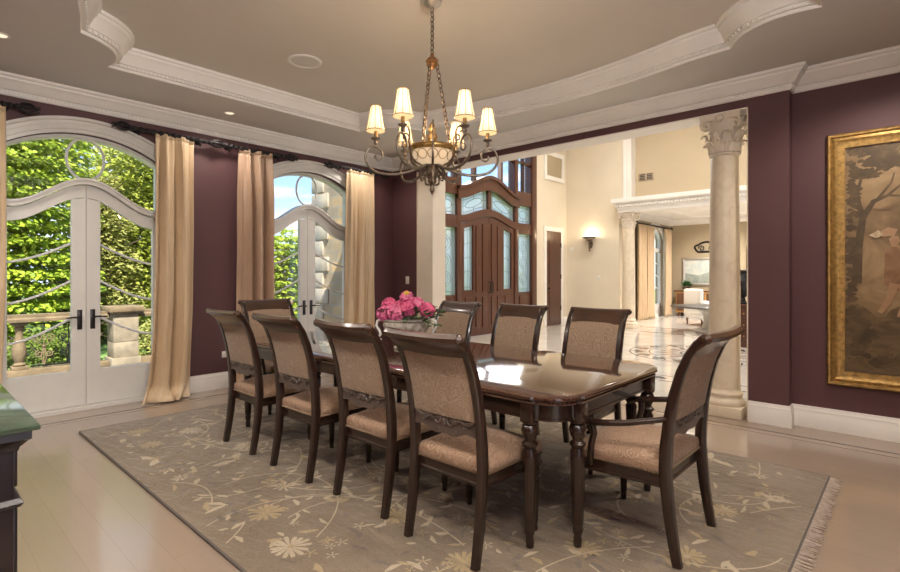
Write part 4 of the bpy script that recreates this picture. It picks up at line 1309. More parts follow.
# heads placed around the urn: (towards image right, towards the camera, height)
fr = Vector((.738, .6748, 0)); fc = Vector((.6748, -.738, 0))
heads = [(-.165, .04, .275, .062, 0, 'lowest pink flower at the left edge of the bunch'), (-.135, -.02, .335, .060, 1, 'pink flower at the upper left of the bunch'),
         (-.075, .10, .285, .066, 0, 'pink flower at the lower middle left of the bunch, over the urn rim'), (-.045, -.06, .325, .056, 1, 'half hidden pink flower in the middle of the bunch'),
         (0.00, -.03, .395, .054, 0, 'topmost pink flower with a yellow heart'), (.015, .08, .320, .064, 1, 'large pink flower at the front centre of the bunch'),
         (.085, 0, .345, .056, 0, 'pink flower right of the centre of the bunch'), (.165, .02, .300, .060, 1, 'rightmost pink flower, above the dark leaves'),
         (.12, -.08, .315, .050, 0, 'small pink flower at the back right of the bunch')]
for a, b, z, r, k, l in heads:
    p = Vector((UX, UY, UZ + z)) + fr * a + fc * b
    t = blossom(p, r, k, l)
    if 'heart' in l:
        g = G()
        for q in range(14): a_ = q * 2.4 + 1; w_ = .4 * sqrt(q / 14); dv = (fc * .62 + Vector((0, 0, .78)) + fr * w_ * cos(a_) + Vector((0, 0, w_ * sin(a_)))).normalized(); p_ = Matrix.Rotation(-t.rotation_euler.z, 3, 'Z') @ (dv * r); g.ball(p_, .008, 5, 4)
        g.build('stamens', M['stamen'], t)

# ------------------------------------------------------------------ sideboard at the left edge
SB = thing('sideboard', 'dark cherry sideboard with a polished green stone top, cut by the left frame edge', 'sideboard', (-2.9, 0.0, 0))
g = G()
bx0, bx1, by0, by1 = -1.0, .972, -.262, .235
g.box(bx0, bx1, by0, by1, .08, .845, .004)
g.box(bx0 - .02, bx1 + .02, by0, by1 + .02, 0, .085, .006)
pr = [(0, .838), (.008, .84), (.012, .852), (.028, .870), (.036, .876), (.036, .900), (0, .900)]
g.sweep([(-d, z) for d, z in pr], [(bx0, by0), (bx1, by0), (bx1, by1), (bx0, by1)], closed=True)
g.sweep([(-d, z) for d, z in [(0, .675), (.012, .678), (.020, .690), (.012, .703), (0, .705)]], [(bx0, by0), (bx1, by0), (bx1, by1), (bx0, by1)], closed=True)
g.build('carcass', M['sideboard'], SB, smooth=30)
g = G()
g.box(bx0 - .055, bx1 + .046, by0 - .037, by1 + .055, .899, .914, .004)
g.build('top', mat('green_stone_top', (0.05, 0.075, 0.05), 0.06, var=.4, nscale=9, coat=.5), SB, smooth=30)
g = G(); g.box(bx0 + .03, bx1 - .03, by0 + .03, by1 - .03, .914, .919, .003)
g.build('inset', M['walnut'], SB, smooth=30)
for k in range(4):
    xa = bx0 + .03 + k * .475
    g = G(); g.box(xa, xa + .455, by1, by1 + .016, .11, .66, .004); g.box(xa + .06, xa + .395, by1 + .012, by1 + .022, .17, .60, .008)
    d = g.build('door', M['sideboard'], SB, smooth=30)
    g = G(); g.ball((xa + (.42 if k % 2 == 0 else .035), by1 + .028, .35), .014); g.build('knob', M['nickel'], d)
    g = G(); g.box(xa, xa + .455, by1, by1 + .016, .715, .83, .004)
    d = g.build('drawer', M['sideboard'], SB, smooth=30)
    g = G(); g.ball((xa + .227, by1 + .028, .772), .014); g.build('knob', M['nickel'], d)
dish = thing('pewter_dish', 'small pewter dish on the sideboard top at the left frame edge', 'dish', (-2.66, 0.16, .920))
g = G(); g.lathe([(.045, 0), (.048, .006), (.02, .014), (.016, .03), (.05, .045), (.085, .062), (.088, .066), (.05, .055), (0, .045)], seg=24); g.build('bowl', M['pewter'], dish)

# ------------------------------------------------------------------ framed painting
px0, px1, pz0, pz1 = -.565, .72, .405, 2.555
pa = thing('framed_painting', 'large romantic landscape painting in a wide gilt frame on the plum wall', 'painting', ((px0 + px1) / 2, YR, (pz0 + pz1) / 2))
W2, H2 = (px1 - px0) / 2, (pz1 - pz0) / 2
g = G()
pr = [(0, 0), (0, .03), (.014, .052), (.028, .048), (.036, .034), (.060, .042), (.082, .030), (.096, .028), (.104, .026), (.125, .022), (.125, 0)]
g.sweep([(d, -c) for d, c in pr], [(-W2, -H2), (W2, -H2), (W2, H2), (-W2, H2)], closed=True, mp=lambda a, b, c: (a, c, b))
g.build('frame', M['gold'], pa, smooth=25)
def paint(name, a, b2, c3, s, sc=(1, 1, 1), dist=.8):
    m, nt, b = nodes(name); setp(b, Roughness=.38)
    v = coords(nt, sc); n = noise(nt, v, s, 8, .62, dist)
    nt.links.new(ramp(nt, n.outputs['Fac'], [(.3, a), (.5, b2), (.7, c3)]), b.inputs['Base Color'])
    return m
PM = [paint('painted_sky', (.12, .074, .036), (.25, .16, .078), (.42, .285, .15), 2.6),
      paint('painted_ground', (.06, .038, .019), (.12, .078, .037), (.19, .125, .058), 4.5, (1, 1, 3)),
      paint('painted_foliage', (.050, .033, .017), (.095, .062, .030), (.16, .105, .05), 7.0),
      paint('painted_gown', (.36, .26, .15), (.50, .38, .24), (.62, .50, .34), 7.0, (3, 1, 1)),
      paint('painted_skin', (.32, .18, .09), (.40, .24, .13), (.48, .31, .18), 6.0),
      paint('painted_cloth', (.16, .08, .04), (.26, .14, .07), (.36, .22, .12), 7.0)]
g = G()
iw, ih = W2 - .12, H2 - .12
lay = [0]
def layer(pts, mi, k):
    lay[0] += 1
    g.mi = mi; g.poly([(x, -.004 - .000016 * lay[0], z) for x, z in pts][::-1])
layer([(-iw, -ih), (iw, -ih), (iw, ih), (-iw, ih)], 0, 0)
rp = random.Random(3)
edge = [(-iw + 2 * iw * i / 24, -.42 + .05 * sin(i * .9) + rp.uniform(-.015, .015)) for i in range(25)]
layer([(-iw, -ih), (iw, -ih)] + edge[::-1], 1, 1)
def blobs(cx, cz, rx, rz, n, mi, k, s0=.05, s1=.12):
    for i in range(n):
        a = rp.uniform(0, 6.3); q = sqrt(rp.random()); x = cx + rx * q * cos(a); z = cz + rz * q * sin(a); s = rp.uniform(s0, s1)
        P = [(x + s * (1 + .25 * sin(3 * t + i)) * cos(t), z + s * .7 * (1 + .25 * cos(4 * t + i)) * sin(t)) for t in [2 * pi * j / 11 for j in range(11)]]
        if all(abs(u) < iw - .002 and abs(q_) < ih - .002 for u, q_ in P): layer(P, mi, k + i * .002)
blobs(-.30, .84, .34, .15, 150, 2, 2, .015, .05); blobs(-.48, .55, .06, .3, 70, 2, 2, .015, .045); blobs(-.49, -.05, .04, .42, 80, 2, 2, .012, .04); blobs(-.44, -.62, .10, .18, 70, 2, 2, .012, .05); blobs(.25, .88, .3, .08, 60, 2, 2, .015, .05); blobs(0.0, -.83, .5, .08, 70, 2, 2.3, .01, .05)
blobs(-.1, .5, .3, .2, 30, 0, 1.5, .04, .10); blobs(.2, -.6, .3, .1, 40, 1, 1.8, .02, .06)
def limb(pts, w0, w1, mi, k):
    n = len(pts); A, B = [], []
    for i, (x, z) in enumerate(pts):
        x0, z0 = pts[max(0, i - 1)]; x1, z1 = pts[min(n - 1, i + 1)]; l = sqrt((x1 - x0) ** 2 + (z1 - z0) ** 2) or 1
        w = w0 + (w1 - w0) * i / (n - 1); nx, nz = -(z1 - z0) / l * w, (x1 - x0) / l * w
        A.append((x + nx, z + nz)); B.append((x - nx, z - nz))
    layer(A + B[::-1], mi, k)
limb([(-.44, -.2), (-.43, .1), (-.40, .35), (-.33, .48), (-.24, .52), (-.16, .60)], .035, .006, 2, 3)
limb([(-.40, .35), (-.44, .55), (-.40, .72)], .02, .008, 2, 3); limb([(-.30, .50), (-.22, .62), (-.20, .70)], .012, .004, 2, 3)
limb([(-.24, .52), (-.10, .50), (-.04, .55)], .01, .003, 2, 3)
# two dancing figures in pale drapery and a child, seen small under the trees
layer([(-.03, .10), (.05, .13), (.12, .08), (.13, -.05), (.20, -.25), (.22, -.46), (.05, -.52), (-.12, -.50), (-.05, -.30), (0.0, -.10)], 3, 4)
layer([(.0, .20), (.03, .23), (.06, .22), (.07, .18), (.04, .145), (.01, .15)], 4, 4.2); layer([(-.01, .205), (.02, .25), (.06, .25), (.085, .21), (.08, .16), (.065, .20), (.03, .225)], 2, 4.3)
limb([(.02, .09), (-.08, .05), (-.17, .09), (-.22, .12)], .022, .012, 4, 4.3); limb([(.08, .08), (.16, .02), (.26, .06)], .022, .012, 4, 4.3)
layer([(-.26, .08), (-.19, .10), (-.13, .05), (-.14, -.08), (-.10, -.20), (-.17, -.26), (-.27, -.20), (-.26, -.05)], 5, 4.1)
layer([(-.235, .165), (-.21, .19), (-.175, .18), (-.165, .14), (-.19, .105), (-.225, .12)], 4, 4.4)
limb([(-.20, -.2), (-.23, -.33), (-.29, -.44)], .03, .016, 4, 4.4); limb([(-.15, -.2), (-.13, -.34), (-.17, -.47)], .03, .016, 4, 4.4)
layer([(.20, .12), (.30, .14), (.38, .06), (.40, -.2), (.46, -.44), (.26, -.47), (.22, -.2)], 3, 4.0); layer([(.26, .22), (.30, .25), (.34, .22), (.33, .16), (.28, .15)], 4, 4.2)
layer([(-.30, .22), (-.24, .26), (-.18, .24), (-.20, .19), (-.27, .18)], 4, 3.8); layer([(-.36, .20), (-.30, .24), (-.27, .20), (-.31, .17)], 3, 3.9)
blobs(.0, -.55, .42, .03, 10, 1, 4.6, .02, .05)
cv = g.build('canvas', PM, pa, smooth=0, recalc=False)

# ------------------------------------------------------------------ curtains and their rods
def curtain(y0, y1, label, m, side, ztop=2.83, xw=XL + .135):
    yc = (y0 + y1) / 2; hw_ = (y1 - y0) / 2
    t = thing('curtain', label, 'curtain', (xw, yc, 0), 0, 'floor length silk curtains')
    rr = random.Random(int(yc * 100))
    ph = [rr.uniform(0, 6.3) for _ in range(6)]
    g = G()
    fr_ = [rr.uniform(.8, 1.25) for _ in range(4)]
    def fold(u, v):
        uu = u + .05 * sin(1.7 * v + ph[0]) * v + .03 * sin(5 * u + ph[5])
        a = sin(2 * pi * 2.3 * fr_[0] * uu + ph[1]) * (.6 + .4 * sin(2.1 * u + ph[2] + 1.3 * v))
        b = sin(2 * pi * 4.3 * fr_[1] * uu + ph[3] + 1.6 * v) * .33 * (1 - .3 * v)
        c = sin(2 * pi * 9.5 * u + ph[4]) * .16 * (1 - v)
        return a + b + c
    def f(u, v):
        s = u * 2 - 1; z = ztop * (1 - v)
        w = hw_ * (1.0 + .05 * v + .10 * v ** 6)
        amp = (.058 + .024 * v) * min(1, .5 + 3 * v)
        x = amp * fold(u, v) + .008 * sin(19 * v + 9 * u + ph[2]) * v
        y = s * w + .02 * sin(2.2 * v + ph[3]) * v + .012 * cos(2 * pi * 5.3 * u + ph[1]) - .06 * v ** 4
        if v > .945:                                    # puddle on the floor
            k = min(1.0, (v - .945) / .055)
            x += .13 * k ** 1.5 + .045 * sin(u * 13 + ph[4]) * k; y += .06 * sin(u * 8 + ph[5]) * k - .03 * k
            z = .016 + (ztop * .055 - .016) * (1 - k) ** 1.7 + .035 * (1 + sin(u * 17 + ph[0] + 3 * k)) * sin(pi * k) * .8
        return (x, y, max(z, .012))
    g.grid(f, 72, 64)
    o = g.build('drape', m, t, smooth=80)
    md = o.modifiers.new('thickness', 'SOLIDIFY'); md.thickness = .004
    g = G()
    def hd(u, v):
        p = f(u, 0.0); return (p[0] * .8 + .004, p[1], ztop - .005 + .045 * v)
    g.grid(hd, 72, 2)
    o = g.build('heading', m, t, smooth=80)
    md = o.modifiers.new('thickness', 'SOLIDIFY'); md.thickness = .004
    return t
curtain(.24, .67, 'gold silk curtain at the left frame edge, left of the first glazed door', M['silk'], 1)
curtain(1.885, 2.27, 'gold silk curtain right of the first glazed door, puddling on the floor', M['silk'], 1)
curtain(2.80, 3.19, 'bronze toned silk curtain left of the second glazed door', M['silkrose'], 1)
curtain(4.36, 4.83, 'gold silk curtain in the corner, right of the second glazed door', M['silk'], 1)
def rod(y0, y1, label):
    t = thing('curtain_rod', label, 'curtain rod', (XL + .135, (y0 + y1) / 2, 2.873), 0, 'short dark iron curtain rods')
    h = (y1 - y0) / 2
    g = G()
    n = 40
    g.tube([(0, -h + 2 * h * i / n, 0) for i in range(n + 1)], [.024 + .007 * sin(i * 1.9) for i in range(n + 1)], 8)
    g.build('rod', M['iron'], t)
    for s in (-1, 1):
        g = G()
        g.ball((0, s * (h + .015), 0), .03, 10, 8)
        for k in range(5):                               # leafy finial
            a = k * 1.2566
            pts = [(.012 * cos(a), s * (h + .02), .012 * sin(a)), (.035 * cos(a), s * (h + .06), .035 * sin(a)), (.040 * cos(a), s * (h + .10), .040 * sin(a)), (.012 * cos(a), s * (h + .15), .012 * sin(a)), (.03 * cos(a), s * (h + .175), .03 * sin(a))]
            g.tube(pts, [.012, .016, .013, .009, .005], 6)
        g.build('finial', M['iron'], t, smooth=60)
        g = G(); yb = s * h * .8
        g.tube([(-.135, yb, .01), (-.06, yb, .03), (0, yb, .0)], .009, 6); g.lathe([(.035, 0), (.03, .012), (.012, .02)], (-.134, yb, .01), 14, mat=Matrix.Rotation(pi / 2, 3, 'Y'))
        g.tube(spiral((-.05, yb, -.03), .035, 1.2, (1, 0, 0), (0, 0, 1), .25), .006, 6)
        g.build('bracket', M['iron'], t, smooth=60)
rod(.16, .74, 'dark iron rod with leafy finials at the upper left frame edge')
rod(1.66, 2.44, 'dark iron rod over the gold curtain right of the first glazed door')
rod(2.62, 3.40, 'dark iron rod over the bronze curtain left of the second glazed door')
rod(4.16, 4.98, 'dark iron rod over the gold curtain in the corner')

# ------------------------------------------------------------------ switch plates, outlet, vents
def plate(name, label, cat, loc, axis, w, h, kind, group=None):
    t = thing(name, label, cat, loc)
    g = G()
    if axis == 'x': g.box(0, .006, -w / 2, w / 2, -h / 2, h / 2, .002)
    else: g.box(-w / 2, w / 2, -.006, 0, -h / 2, h / 2, .002)
    g.build('plate', M['plastic'], t, smooth=30)
    if kind == 'switch':
        g = G(); g.box(-.012, .012, -.011, -.005, -.025, .025, .002); g.build('rocker', M['ceramic'], t)
    elif kind == 'outlet':
        for s in (-1, 1):
            g = G(); g.box(.0055, .008, s * w * .22 - .015, s * w * .22 + .015, -.015, .015, .002)
            so = g.build('socket', M['plastic'], t)
            g = G()
            for q in (-1, 1): g.box(.0078, .0085, s * w * .22 + q * .005 - .001, s * w * .22 + q * .005 + .001, -.006, .006)
            g.build('slots', M['slot'], so)
plate('wall_outlet', 'white outlet low on the plum wall, behind the leftmost chair', 'outlet', (XL, 2.70, .40), 'x', .115, .075, 'outlet')
plate('light_switch', 'white light switch on the plum corner wall above the pink flowers', 'switch', (-5.77, YP, 1.27), 'y', .075, .118, 'switch')
plate('light_switch', 'small white switch on the cream foyer wall beneath the sconce', 'switch', (-6.18, YW, 1.28), 'y', .08, .12, 'switch')
plate('thermostat', 'small white thermostat on the cream wall beside the narrow door', 'thermostat', (-6.98, YW, 2.05), 'y', .10, .11, 'none')
v = thing('air_vent', 'dark slotted air vent high on the tan wall above the beam', 'vent', (-5.02, YW + .24, 3.83))
g = G(); g.box(-.20, .20, -.012, 0, -.10, .10, .004); g.build('frame', mat('vent_tan', (.42, .33, .22), .5), v)
g = G()
for sx in (-.09, .09):
    for k in range(4): g.box(sx - .07, sx + .07, -.015, -.011, -.07 + k * .04, -.045 + k * .04)
g.build('slots', M['slot'], v, smooth=0)
# ------------------------------------------------------------------ chandelier
CX, CY = -2.58, 2.63
ch = thing('chandelier', 'antique bronze chandelier with six lit shades and a glowing alabaster bowl', 'chandelier', (CX, CY, 0), radians(42.44 + 4))
g = G(); g.lathe([(0, ZT - .06), (.02, ZT - .058), (.035, ZT - .05), (.065, ZT - .03), (.07, ZT - .012), (.07, ZT)], seg=24)
g.build('canopy', M['silver'], ch)
def chain(g, p, q, lw=.013, ll=.042, r=.0042):
    p, q = Vector(p), Vector(q); d = q - p; n = max(1, int(d.length / (ll * .78))); d.normalize()
    u = d.orthogonal().normalized(); w = d.cross(u)
    for i in range(n):
        c = p + (q - p) * ((i + .5) / n); a, b = (u, w) if i % 2 else (w, u)
        g.tube([c + a * lw * cos(t) + d * ll * .5 * sin(t) for t in [2 * pi * k / 10 for k in range(10)]], r, 5, closed=True)
HZ = 2.885   # hub
g = G(); chain(g, (0, 0, ZT - .06), (0, 0, HZ + .06)); g.tube([(.006, .003, ZT - .06), (.004, -.004, HZ + .05)], .0025, 5)
g.build('chain', M['bronze'], ch)
g = G(); g.lathe([(.006, HZ + .07), (.014, HZ + .06), (.016, HZ + .045), (.03, HZ + .035), (.045, HZ + .02), (.048, HZ + .005), (.035, HZ - .005), (.045, HZ - .015), (.03, HZ - .03), (.012, HZ - .045), (.0, HZ - .05)], seg=18, flute=9, fd=.12)
g.build('hub', mat('warm_bronze', (.30, .15, .06), .42, .7, var=.3, nscale=30), ch)
RB = 2.268  # rim of the bowl
for k in range(3):
    a = pi / 2 + k * 2 * pi / 3 + .5
    g = G(); chain(g, (.035 * cos(a), .035 * sin(a), HZ - .01), (.13 * cos(a), .13 * sin(a), RB + .03), .013, .042, .0042)
    g.build('chain', M['bronze'], ch)
g = G()
g.lathe([(.150, RB + .012), (.162, RB + .010), (.168, RB), (.166, RB - .012), (.160, RB - .018), (.156, RB - .03), (.146, RB - .03), (.146, RB + .012)], seg=36)
for k in range(12):
    a = 2 * pi * k / 12
    # oval tracery over the bowl
    pts = []
    for i in range(17):
        t = 2 * pi * i / 16; b = a + .24 * cos(t); z = RB - .068 + .032 * sin(t); r = .152 * cos(max(0, (RB - .03 - z)) / .105 * 1.15) ** .5 + .003
        pts.append((r * cos(b), r * sin(b), z))
    g.tube(pts[:-1], .0028, 4, closed=True)
g.build('bowl_rim', M['gold'], ch)
g = G(); g.lathe([(.150 * cos(t) ** .5 if t < 1.5 else .02, RB - .03 - .105 * t / 1.15 * .95) for t in [1.15 * i / 12 for i in range(13)]] + [(.05, RB - .125)], seg=36)
g.lathe([(.145, RB - .0), (.08, RB - .005), (0, RB - .006)], seg=36)
g.build('bowl', M['alabaster'], ch, smooth=60)
g = G(); g.lathe([(0, RB), (.04, RB + .004), (.026, RB + .02), (.036, RB + .05), (.040, RB + .08), (.026, RB + .105), (.018, RB + .12), (.027, RB + .14), (.020, RB + .165), (.0, RB + .195)], seg=16, flute=8, fd=.15)
g.build('finial', M['gold'], ch)
g = G(); z = RB - .118
g.lathe([(.052, z + .02), (.062, z + .005), (.055, z - .02), (.042, z - .05), (.050, z - .06), (.045, z - .075), (.030, z - .11), (.036, z - .12), (.026, z - .14), (.014, z - .165), (.020, z - .175), (.018, z - .19), (.006, z - .215), (0, z - .225)], seg=20, flute=10, fd=.10)
for k in range(6):
    a = 2 * pi * k / 6 + pi / 6; c, s = cos(a), sin(a)
    P = lambda r, zz: (r * c, r * s, zz)
    g.tube([P(.05, z + .0), P(.085, z - .03), P(.105, z - .075), P(.09, z - .11), P(.062, z - .10), P(.062, z - .075), P(.078, z - .07)], [.008, .008, .008, .007, .006, .005, .005], 6)
    g.tube([P(.04, z - .06), P(.06, z - .10), P(.055, z - .14), P(.03, z - .15)], .006, 6)
g.build('pendant', M['bronze'], ch, smooth=60)
RA = .405; ZS = 2.328     # candle position and cup height
def arm_curve():
    pts = [(.05, z - .005)]
    pts += [(r, q) for r, q in ((.10, 2.125), (.16, 2.098), (.24, 2.078), (.32, 2.074), (.40, 2.090), (.455, 2.13), (.478, 2.185), (.468, 2.238), (.432, 2.272), (.388, 2.264), (.360, 2.232), (.362, 2.196), (.388, 2.178), (.412, 2.194), (.404, 2.218))]
    return pts
def smooth_pts(p, n=4):
    out = []
    P = [Vector(q) for q in p]
    for i in range(len(P) - 1):
        a, b, c, d = P[max(0, i - 1)], P[i], P[i + 1], P[min(len(P) - 1, i + 2)]
        for k in range(n):
            t = k / n
            out.append(.5 * ((2 * b) + (c - a) * t + (2 * a - 5 * b + 4 * c - d) * t * t + (3 * b - a - 3 * c + d) * t ** 3))
    out.append(P[-1]); return out
for k in range(6):
    a = pi * k / 3; c, s = cos(a), sin(a)
    P = lambda r, zz: (r * c, r * s, zz)
    g = G()
    sp = smooth_pts([P(r, q) for r, q in arm_curve()])
    n = len(sp)
    g.tube(sp, [.0115 - .005 * (i / n) for i in range(n)], 7)
    # drip cup, glass ball and candle sleeve
    g.lathe([(.006, ZS - .045), (.012, ZS - .04), (.016, ZS - .025), (.012, ZS - .012), (.03, ZS - .004), (.036, ZS + .006), (.030, ZS + .004), (.014, ZS + .002), (.014, ZS + .05), (.0, ZS + .052)], P(RA, 0), 14, flute=7, fd=.18)
    g.tube([P(.415, 2.272), P(RA, ZS - .04)], .006, 6)
    arm = g.build('arm', M['pewter'], ch, smooth=60)
    g = G(); g.lathe([(.013, ZS + .004), (.013, ZS + .085), (.0, ZS + .087)], P(RA, 0), 12); g.build('candle_sleeve', M['gold'], arm)
    g = G()
    zs0, zs1 = ZS + .055, ZS + .235
    g.lathe([(.066, zs0), (.068, zs0 + .004), (.0645, zs0 + .012), (.052, zs0 + .07), (.042, zs0 + .13), (.036, zs1 - .004), (.035, zs1), (0, zs1 + .001), (0, zs1 - .002), (.032, zs1 - .003), (.040, zs0 + .12), (.062, zs0 + .012), (.063, zs0)], P(RA, 0), 24)
    sh = g.build('lamp_shade', M['lampshade'], ch, smooth=50)
    g = G()
    for q in range(8):
        b = 2 * pi * q / 8
        g.tube([(RA * c + r * cos(b), RA * s + r * sin(b), zz) for r, zz in ((.0675, zs0 + .004), (.0525, zs0 + .07), (.0425, zs0 + .13), (.0362, zs1))], .0022, 4)
    for r, zz in ((.0672, zs0 + .004), (.0362, zs1 - .002)): g.tube([(RA * c + r * cos(2 * pi * i / 20), RA * s + r * sin(2 * pi * i / 20), zz) for i in range(20)], .0028, 4, closed=True)
    g.build('shade_trim', M['gold'], sh)
    # scroll bracket rising beside the bowl
    a2 = a + pi / 6; c2, s2 = cos(a2), sin(a2); Q = lambda r, zz: (r * c2, r * s2, zz)
    g = G()
    g.tube(smooth_pts([Q(.06, z - .01), Q(.12, z - .005), Q(.17, z + .035), Q(.178, z + .09), Q(.192, z + .14), Q(.186, z + .20), Q(.205, z + .245), Q(.235, z + .25), Q(.243, z + .222), Q(.222, z + .210)]), [.0095 - .00011 * i for i in range(37)], 6)
    g.build('scroll', M['bronze'], ch, smooth=60)

# ------------------------------------------------------------------ ceiling fixtures

spk = thing('ceiling_speaker', 'round white speaker grille flush in the tray ceiling', 'speaker', (-4.20, 2.585, ZT))
g = G(); g.lathe([(.155, 0), (.155, -.008), (.145, -.014), (.125, -.012), (.122, -.006)], seg=36); g.build('rim', M['plastic'], spk)
g = G(); g.lathe([(.123, -.007), (.06, -.010), (0, -.011)], seg=36); g.build('grille', mat('speaker_grille', (.70, .67, .62), .7, bmp=.6, bscale=260), spk)
dls = [(-5.65, 2.53, 'small white recessed downlight over the bronze curtain'), (-5.09, .54, 'small recessed downlight at the upper left frame edge'),
       (-5.60, 4.5, None), (-.1, 4.6, None), (-.1, 2.6, None), (-.1, .5, None), (-1.4, .15, None), (-2.8, .05, None), (-4.1, .1, None)]  # unlabelled spots are added fill without fixtures
def spot(loc, power, size=.10, angle=150, color=(1, .91, .80), blend=.6):  # shared by the fitted downlights and the added fill spots
    l = bpy.data.lights.new('downlight', 'SPOT'); l.energy = power; l.spot_size = radians(angle); l.spot_blend = blend; l.shadow_soft_size = size; l.color = color
    o = bpy.data.objects.new('downlight', l); COL.objects.link(o); o.location = loc
    return o
for x, y, lab in dls:
    if lab:
        t = thing('recessed_downlight', lab, 'downlight', (x, y, ZC), 0, 'recessed downlights')
        g = G(); g.lathe([(.062, 0), (.062, -.004), (.050, -.007), (.044, -.003), (.044, 0)], seg=28); g.build('trim_ring', M['plastic'], t)
        g = G(); g.lathe([(.044, -.002), (0, -.0025)], seg=24); g.build('lens', M['bulb'], t)
    spot((x, y, ZC - .03), P_DL * (.35 if lab or x < -5 else 1))

# sconce in the foyer
t = thing('wall_sconce', 'lit bowl sconce on a bronze bracket on the cream foyer wall', 'sconce', (-6.39, YW, 2.22))
g = G()
g.lathe([(0, -.16), (.02, -.15), (.03, -.12), (.05, -.06), (.045, 0), (.03, .03), (0, .04)], (0, -.015, 0), 16, 1, .5)
g.tube([(0, -.03, -.08), (0, -.10, -.13), (0, -.15, -.10), (0, -.15, -.02), (0, -.14, .04)], [.014, .014, .013, .012, .02], 8)
g.tube(spiral((0, -.10, -.03), .04, 1.2, (0, 1, 0), (0, 0, 1), .25), .007, 6)
g.lathe([(.02, -.24), (.03, -.22), (.012, -.19), (.03, -.16), (.03, -.13)], (0, -.11, 0), 12)
g.lathe([(.05, .03), (.19, .13), (.195, .142), (.185, .14)], (0, -.14, 0), 24, 1, .72)
g.build('bracket', M['bronze'], t, smooth=60)
g = G(); g.lathe([(.04, .035), (.12, .075), (.19, .145), (.18, .145), (.10, .07), (0, .05)], (0, -.14, .005), 28, 1, .72); g.build('bowl', M['sconceglass'], t, smooth=60)
l = bpy.data.lights.new('sconce_lamp', 'POINT'); l.energy = 5; l.color = (1, .78, .5); l.shadow_soft_size = .05
o = bpy.data.objects.new('sconce_lamp', l); COL.objects.link(o); o.location = (-6.39, YW - .14, 2.42)

# chandelier lamps
rot = radians(42.44 + 4)
for k in range(6):
    a = pi * k / 3 + rot
    l = bpy.data.lights.new('chandelier_lamp', 'POINT'); l.energy = P_CH; l.color = (1, .84, .66); l.shadow_soft_size = .02
    o = bpy.data.objects.new('chandelier_lamp', l); COL.objects.link(o); o.location = (CX + RA * cos(a), CY + RA * sin(a), ZS + .15)
l = bpy.data.lights.new('bowl_lamp', 'POINT'); l.energy = P_BOWL; l.color = (1, .74, .46); l.shadow_soft_size = .08
o = bpy.data.objects.new('bowl_lamp', l); COL.objects.link(o); o.location = (CX, CY, RB + .10)

# fill spots added under the foyer and living room ceilings, no fixtures
for x, y, z, p in ((-5.2, 7.6, ZF - .1, P_FY), (-3, 7.6, ZF - .1, P_FY), (-.8, 7.6, ZF - .1, P_FY), (-5.2, 10.6, ZF - .1, P_FY), (-3, 10.6, ZF - .1, P_FY), (-.8, 10.6, ZF - .1, P_FY),
                   (-4.6, 14.4, ZL - .03, P_LV), (-2.6, 14.4, ZL - .03, P_LV), (-4.6, 16.6, ZL - .03, P_LV), (-2.6, 16.6, ZL - .03, P_LV), (-.6, 15.5, ZL - .03, P_LV)):
    spot((x, y, z), p, .2, 160, (1, .94, .86), 1.0)
def area(name, loc, rot, sx, sy, p, color):
    l = bpy.data.lights.new(name, 'AREA'); l.shape = 'RECTANGLE'; l.size = sx; l.size_y = sy; l.energy = p; l.color = color
    o = bpy.data.objects.new(name, l); COL.objects.link(o); o.location = loc; o.rotation_euler = rot
    return o
# ------------------------------------------------------------------ foyer and living room furniture
t = thing('low_round_table', 'low round table with a dark glossy top in the living room behind the column', 'table', (-3.52, 12.95, 0))
g = G(); g.lathe([(0, .585), (.86, .585), (.89, .592), (.90, .605), (.89, .62), (.86, .626), (0, .626)], seg=48); g.build('top', M['ebony'], t, smooth=30)
g = G(); g.lathe([(.34, 0), (.36, .03), (.33, .08), (.22, .12), (.16, .30), (.20, .45), (.34, .55), (.36, .585)], seg=28); g.build('pedestal', M['ceramic'], t)
t = thing('white_armchair', 'white upholstered chair standing behind the low round table', 'chair', (-4.15, 14.7, 0), radians(-40))
g = G(); g.box(-.36, .36, -.36, .36, .18, .46, .06, 3); g.build('seat', M['whitefab'], t)
g = G(); g.box(-.36, .36, -.42, -.28, .30, .98, .05, 3); g.build('backrest', M['whitefab'], t)
for s in (-1, 1):
    g = G(); g.box(s * .36 - .07, s * .36 + .07, -.36, .34, .18, .64, .05, 3); g.build('arm', M['whitefab'], t)
for sx in (-1, 1):
    for sy in (-1, 1):
        g = G(); g.lathe([(.016, 0), (.03, .19)], (sx * .32, sy * .32, 0), 10); g.build('leg', M['walnut'], t)
t = thing('console_table', 'honey wood console against the back wall of the living room, under the picture', 'console', (-5.15, YV - .26, 0))
g = G(); g.box(-.75, .75, -.23, .23, .80, .85, .006); g.build('top', M['walnut'], t)
g = G(); g.box(-.68, .68, -.2, .2, .12, .80, .004); g.build('carcass', mat('honey_wood', (.55, .30, .10), .4, var=.2, scale=(1, 1, 8)), t)
for s in (-1, 0, 1):
    g = G(); g.box(s * .45 - .2, s * .45 + .2, -.215, -.195, .18, .76, .006); g.build('door', M['walnut'], t)
for sx in (-1, 1):
    for sy in (-1, 1):
        g = G(); g.lathe([(.03, 0), (.045, .06), (.035, .13)], (sx * .6, sy * .15, 0), 12); g.build('foot', M['walnut'], t)
t = thing('potted_plant', 'dark leafy plant in a bowl on the honey wood console', 'plant', (-5.55, YV - .3, .852))
g = G(); g.lathe([(.06, 0), (.11, .04), (.13, .10), (.12, .11), (0, .09)], seg=18); g.build('bowl', M['bronze'], t)
g = G(); rr = random.Random(4)
for k in range(90):
    d = Vector((rr.gauss(0, 1), rr.gauss(0, 1), abs(rr.gauss(0, .8)))).normalized(); c = Vector((0, 0, .14)) + d * rr.uniform(.05, .16); u = d.orthogonal().normalized() * .035
    g.poly([c - u, c + d * .05, c + u, c - d * .05])
